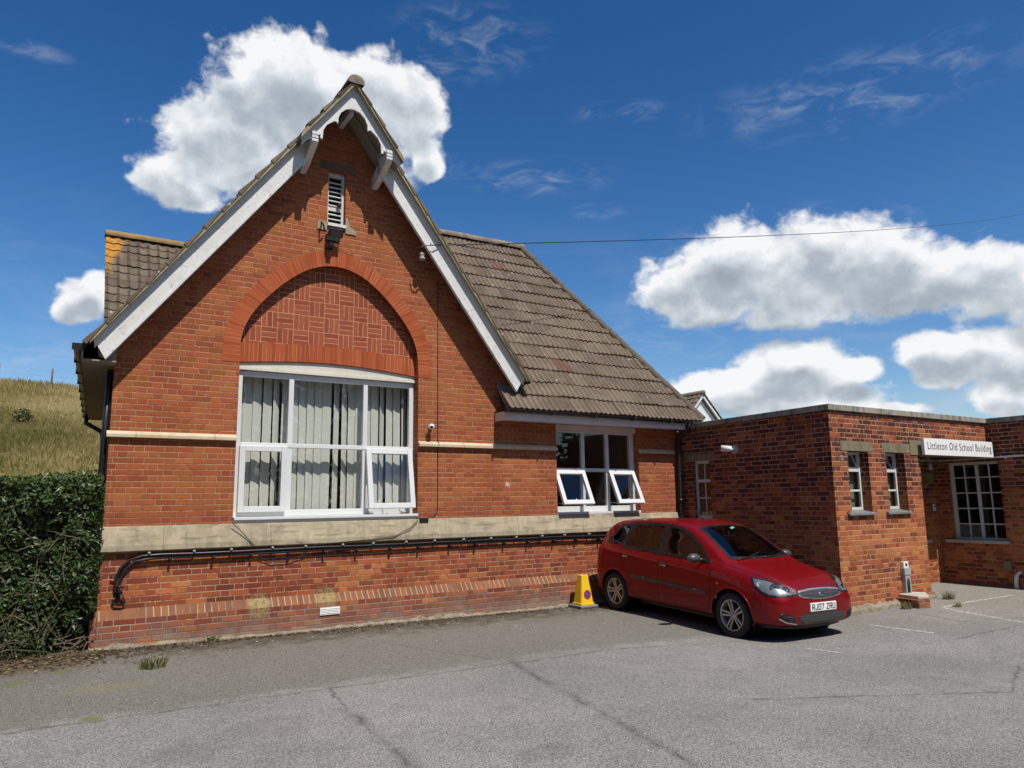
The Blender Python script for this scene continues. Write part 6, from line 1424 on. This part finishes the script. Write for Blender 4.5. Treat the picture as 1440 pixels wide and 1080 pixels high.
    mb = MB(); cw, chh, th = .0385, .066, .0062; yy = -.2215
    for ch in 'RJ07 ZRU':
        if ch == ' ': yy += .034; continue
        for k, ((x0, z0), (x1, z1)) in enumerate(glyph[ch]):
            a = Vector((0, yy + x0 * cw, .465 + (z0 - .5) * chh)); b_ = Vector((0, yy + x1 * cw, .465 + (z1 - .5) * chh)); dv = (b_ - a).normalized(); sd = dv.cross(Vector((1, 0, 0)))
            mb.obox((a + b_) / 2 + Vector((px + .0006 + .0001 * k, 0, 0)), (1, 0, 0), dv, sd, .0006, (b_ - a).length / 2 + th * .8, th)
        yy += cw + .0235
    mb.build('plate_letters', M['ink'], pl, local=True)
    # mirrors, wipers, aerial
    for sg in (-1, 1):
        mb = MB(); c = Vector((.67, sg * .945, .985)); k = 10
        prof = []
        for i in range(7):
            t = -1 + i / 3; rx = .075 * sqrt(max(0.02, 1 - t * t * .92)); rz = .068 * sqrt(max(0.02, 1 - t * t * .92)); prof.append([(c.x + cos(2 * pi * j / k) * rx * (1.15 if cos(2 * pi * j / k) > 0 else .45), c.y + sg * t * .115, c.z + sin(2 * pi * j / k) * rz) for j in range(k)])
        vs = [p for r_ in prof for p in r_]; mb.add(vs, [(i * k + j, i * k + (j + 1) % k, (i + 1) * k + (j + 1) % k, (i + 1) * k + j) for i in range(6) for j in range(k)] + [tuple(range(k)), tuple(range(6 * k, 7 * k))], smooth=True)
        mi = mb.build('wing_mirror', M['mirror_shell'], T, local=True); mb = MB(); mb.tube([(.70, sg * .77, .955), (.68, sg * .86, .965)], .03, 8); mb.build('mirror_arm', M['trim'], mi, local=True)
        patch('mirror_sail', [(.825, .925), (.70, .925), (.70, 1.03), (.715, 1.025)], XZR if sg < 0 else XZL, M['trim'], .008, st=.03)
    for y0, y1 in ((-.52, .02), (.0, .50)):
        pts = []
        for i in range(8):
            k = i / 7; X = 1.09 - .10 * k + .02 * sin(pi * k); Y = y0 + (y1 - y0) * k; hh = tree.ray_cast(Vector((X, Y, 3)), Vector((0, 0, -1)))[0]; pts.append((hh.x, hh.y, hh.z + .018))
        mb = MB(); mb.tube(pts, .009, 6); mb.build('wiper', M['trim'], T, local=True)
    mb = MB(); mb.tube([(-.05, 0, 1.465), (-.22, 0, 1.60)], [.008, .003], 6); mb.build('aerial', M['trim'], T, local=True)
    # inside
    mb = MB(); mb.prism([(1.08, .86), (1.0, .985), (.78, .955), (.66, .90), (.62, .72), (1.1, .5)], 'y', -.70, .70); mb.build('dashboard', M['interior_dark'], T, local=True, bevel=.02)
    for sg in (-1, 1):
        for X in (.02, -.85):
            mb = MB(); y = sg * .36; mb.box(X - .02, y - .24, .42, X + .48, y + .24, .60); mb.obox((X - .10, y, .86), (1, 0, .28), (0, 1, 0), (-.28, 0, 1), .06, .235, .30); mb.obox((X - .19, y, 1.24), (1, 0, .25), (0, 1, 0), (-.25, 0, 1), .045, .12, .085)
            mb.build('car_seat', M['seat'], T, local=True, bevel=.03)
    mb = MB(); ring = [(.55 + .05 * sin(2 * pi * i / 20), -.36 + .18 * cos(2 * pi * i / 20), .93 + .16 * sin(2 * pi * i / 20)) for i in range(21)]; mb.tube(ring, .014, 6, caps=False); mb.tube([(.56, -.54, .93), (.60, -.36, .91), (.56, -.18, .93)], .012, 6); mb.build('steering_wheel', M['trim'], T, local=True)
    mb = MB(); mb.box(-1.7, -.7, .30, 1.0, .7, .33); mb.box(-1.45, -.62, .5, -1.25, .62, .93); mb.build('cabin_floor', M['interior_dark'], T, local=True)
    mb = MB(); mb.obox((.46, -.02, 1.235), (.4, 0, 1), (0, 1, 0), (1, 0, -.4), .03, .11, .02); mb.tube([(.46, 0, 1.25), (.42, 0, 1.33)], .012, 6); mb.build('rear_view_mirror', M['trim'], T, local=True)
    patch('windscreen_sticker', [(.46, .05), (.415, .16), (.375, .155), (.42, .045)], XYT, M['sticker'], .006, st=.02)
    # wheels
    for ax0 in (AX_, -AX_):
        for sg in (-1, 1):
            c = Vector((ax0, sg * .655, .29)); o = Vector((0, sg, 0)); mb = MB()
            mb.lathe([(.20, -.02), (.215, .0), (.275, .012), (.288, .03), (.292, .06), (.292, .14), (.287, .168), (.27, .182), (.222, .178), (.205, .165), (.20, .150)], c, o, 40)
            wh = mb.build('wheel', M['tyre'], T, local=True)
            mb = MB(); mb.lathe([(.20, .06), (.196, .14), (.205, .160), (.204, .170), (.195, .172), (.188, .160), (.18, .06)], c, o, 40)
            mb.lathe([(.0, .158), (.03, .158), (.034, .150), (.055, .140), (.062, .12), (0, .12)], c, o, 20)
            for k in range(5):
                for e in (-1, 1):
                    t0 = 2 * pi * k / 5 + pi / 2 + .25; u1 = Vector((cos(t0), 0, sin(t0))); u2_ = Vector((-sin(t0), 0, cos(t0)))
                    p0 = c + o * .140 + u1 * .045 + u2_ * (e * .016); p1 = c + o * .158 + u1 * .193 + u2_ * (e * .030); dd = (p1 - p0); sd = dd.cross(o).normalized()
                    mb.obox((p0 + p1) / 2 - o * .012, dd, sd, dd.cross(sd), dd.length / 2, .0115, .016)
            mb.build('rim', M['alloy'], wh, local=True)
            mb = MB(); mb.lathe([(0, .05), (.185, .05), (.185, .045), (0, .045)], c, o, 28); mb.build('brake_disc', M['trim'], wh, local=True)
            mb = MB(); mb.lathe([(0, .164), (.026, .160)], c, o, 14); mb.build('hub_cap', M['grey_metal'], wh, local=True)
build_car()

# ------------------------------------------------------------------ added trees, unseen behind and left, to shade walls and darken reflections
def added_shade_trees():
    rng = random.Random(17); q = []; r = []
    line = [(-11, 9), (-12, 2), (-13, -6), (-10, -14), (0, -17), (12, -17), (24, -15)]
    P = [Vector(p) for p in dens(line, 2.6, False)]
    b = MB()
    for k, p in enumerate(P):
        h = 10 + 4.0 * rng.random(); rad = 2.8 + rng.random()
        b.tube([(p.x, p.y, -.2), (p.x + .1, p.y, h * .45), (p.x + .2, p.y + .1, h * .8)], [.22, .15, .05], 6)
        for i in range(1500):
            d = Vector((rng.gauss(0, 1), rng.gauss(0, 1), rng.gauss(0, 1))).normalized() * rng.uniform(.55, 1) ** .5
            c = Vector((p.x + d.x * rad, p.y + d.y * rad, h * .52 + d.z * h * .48)); u = Vector((rng.gauss(0, 1), rng.gauss(0, 1), rng.gauss(0, 1))).normalized() * .26; v = u.cross(d).normalized() * .16
            q.append((c - u, c - v, c + u, c + v)); r.append(rng.random() * .8)
    tag(quads_mesh('added_shade_trees', q, r, M['leaf']), kind='stuff'); tag(b.build('added_shade_trunks', M['twig']), kind='stuff')
added_shade_trees()
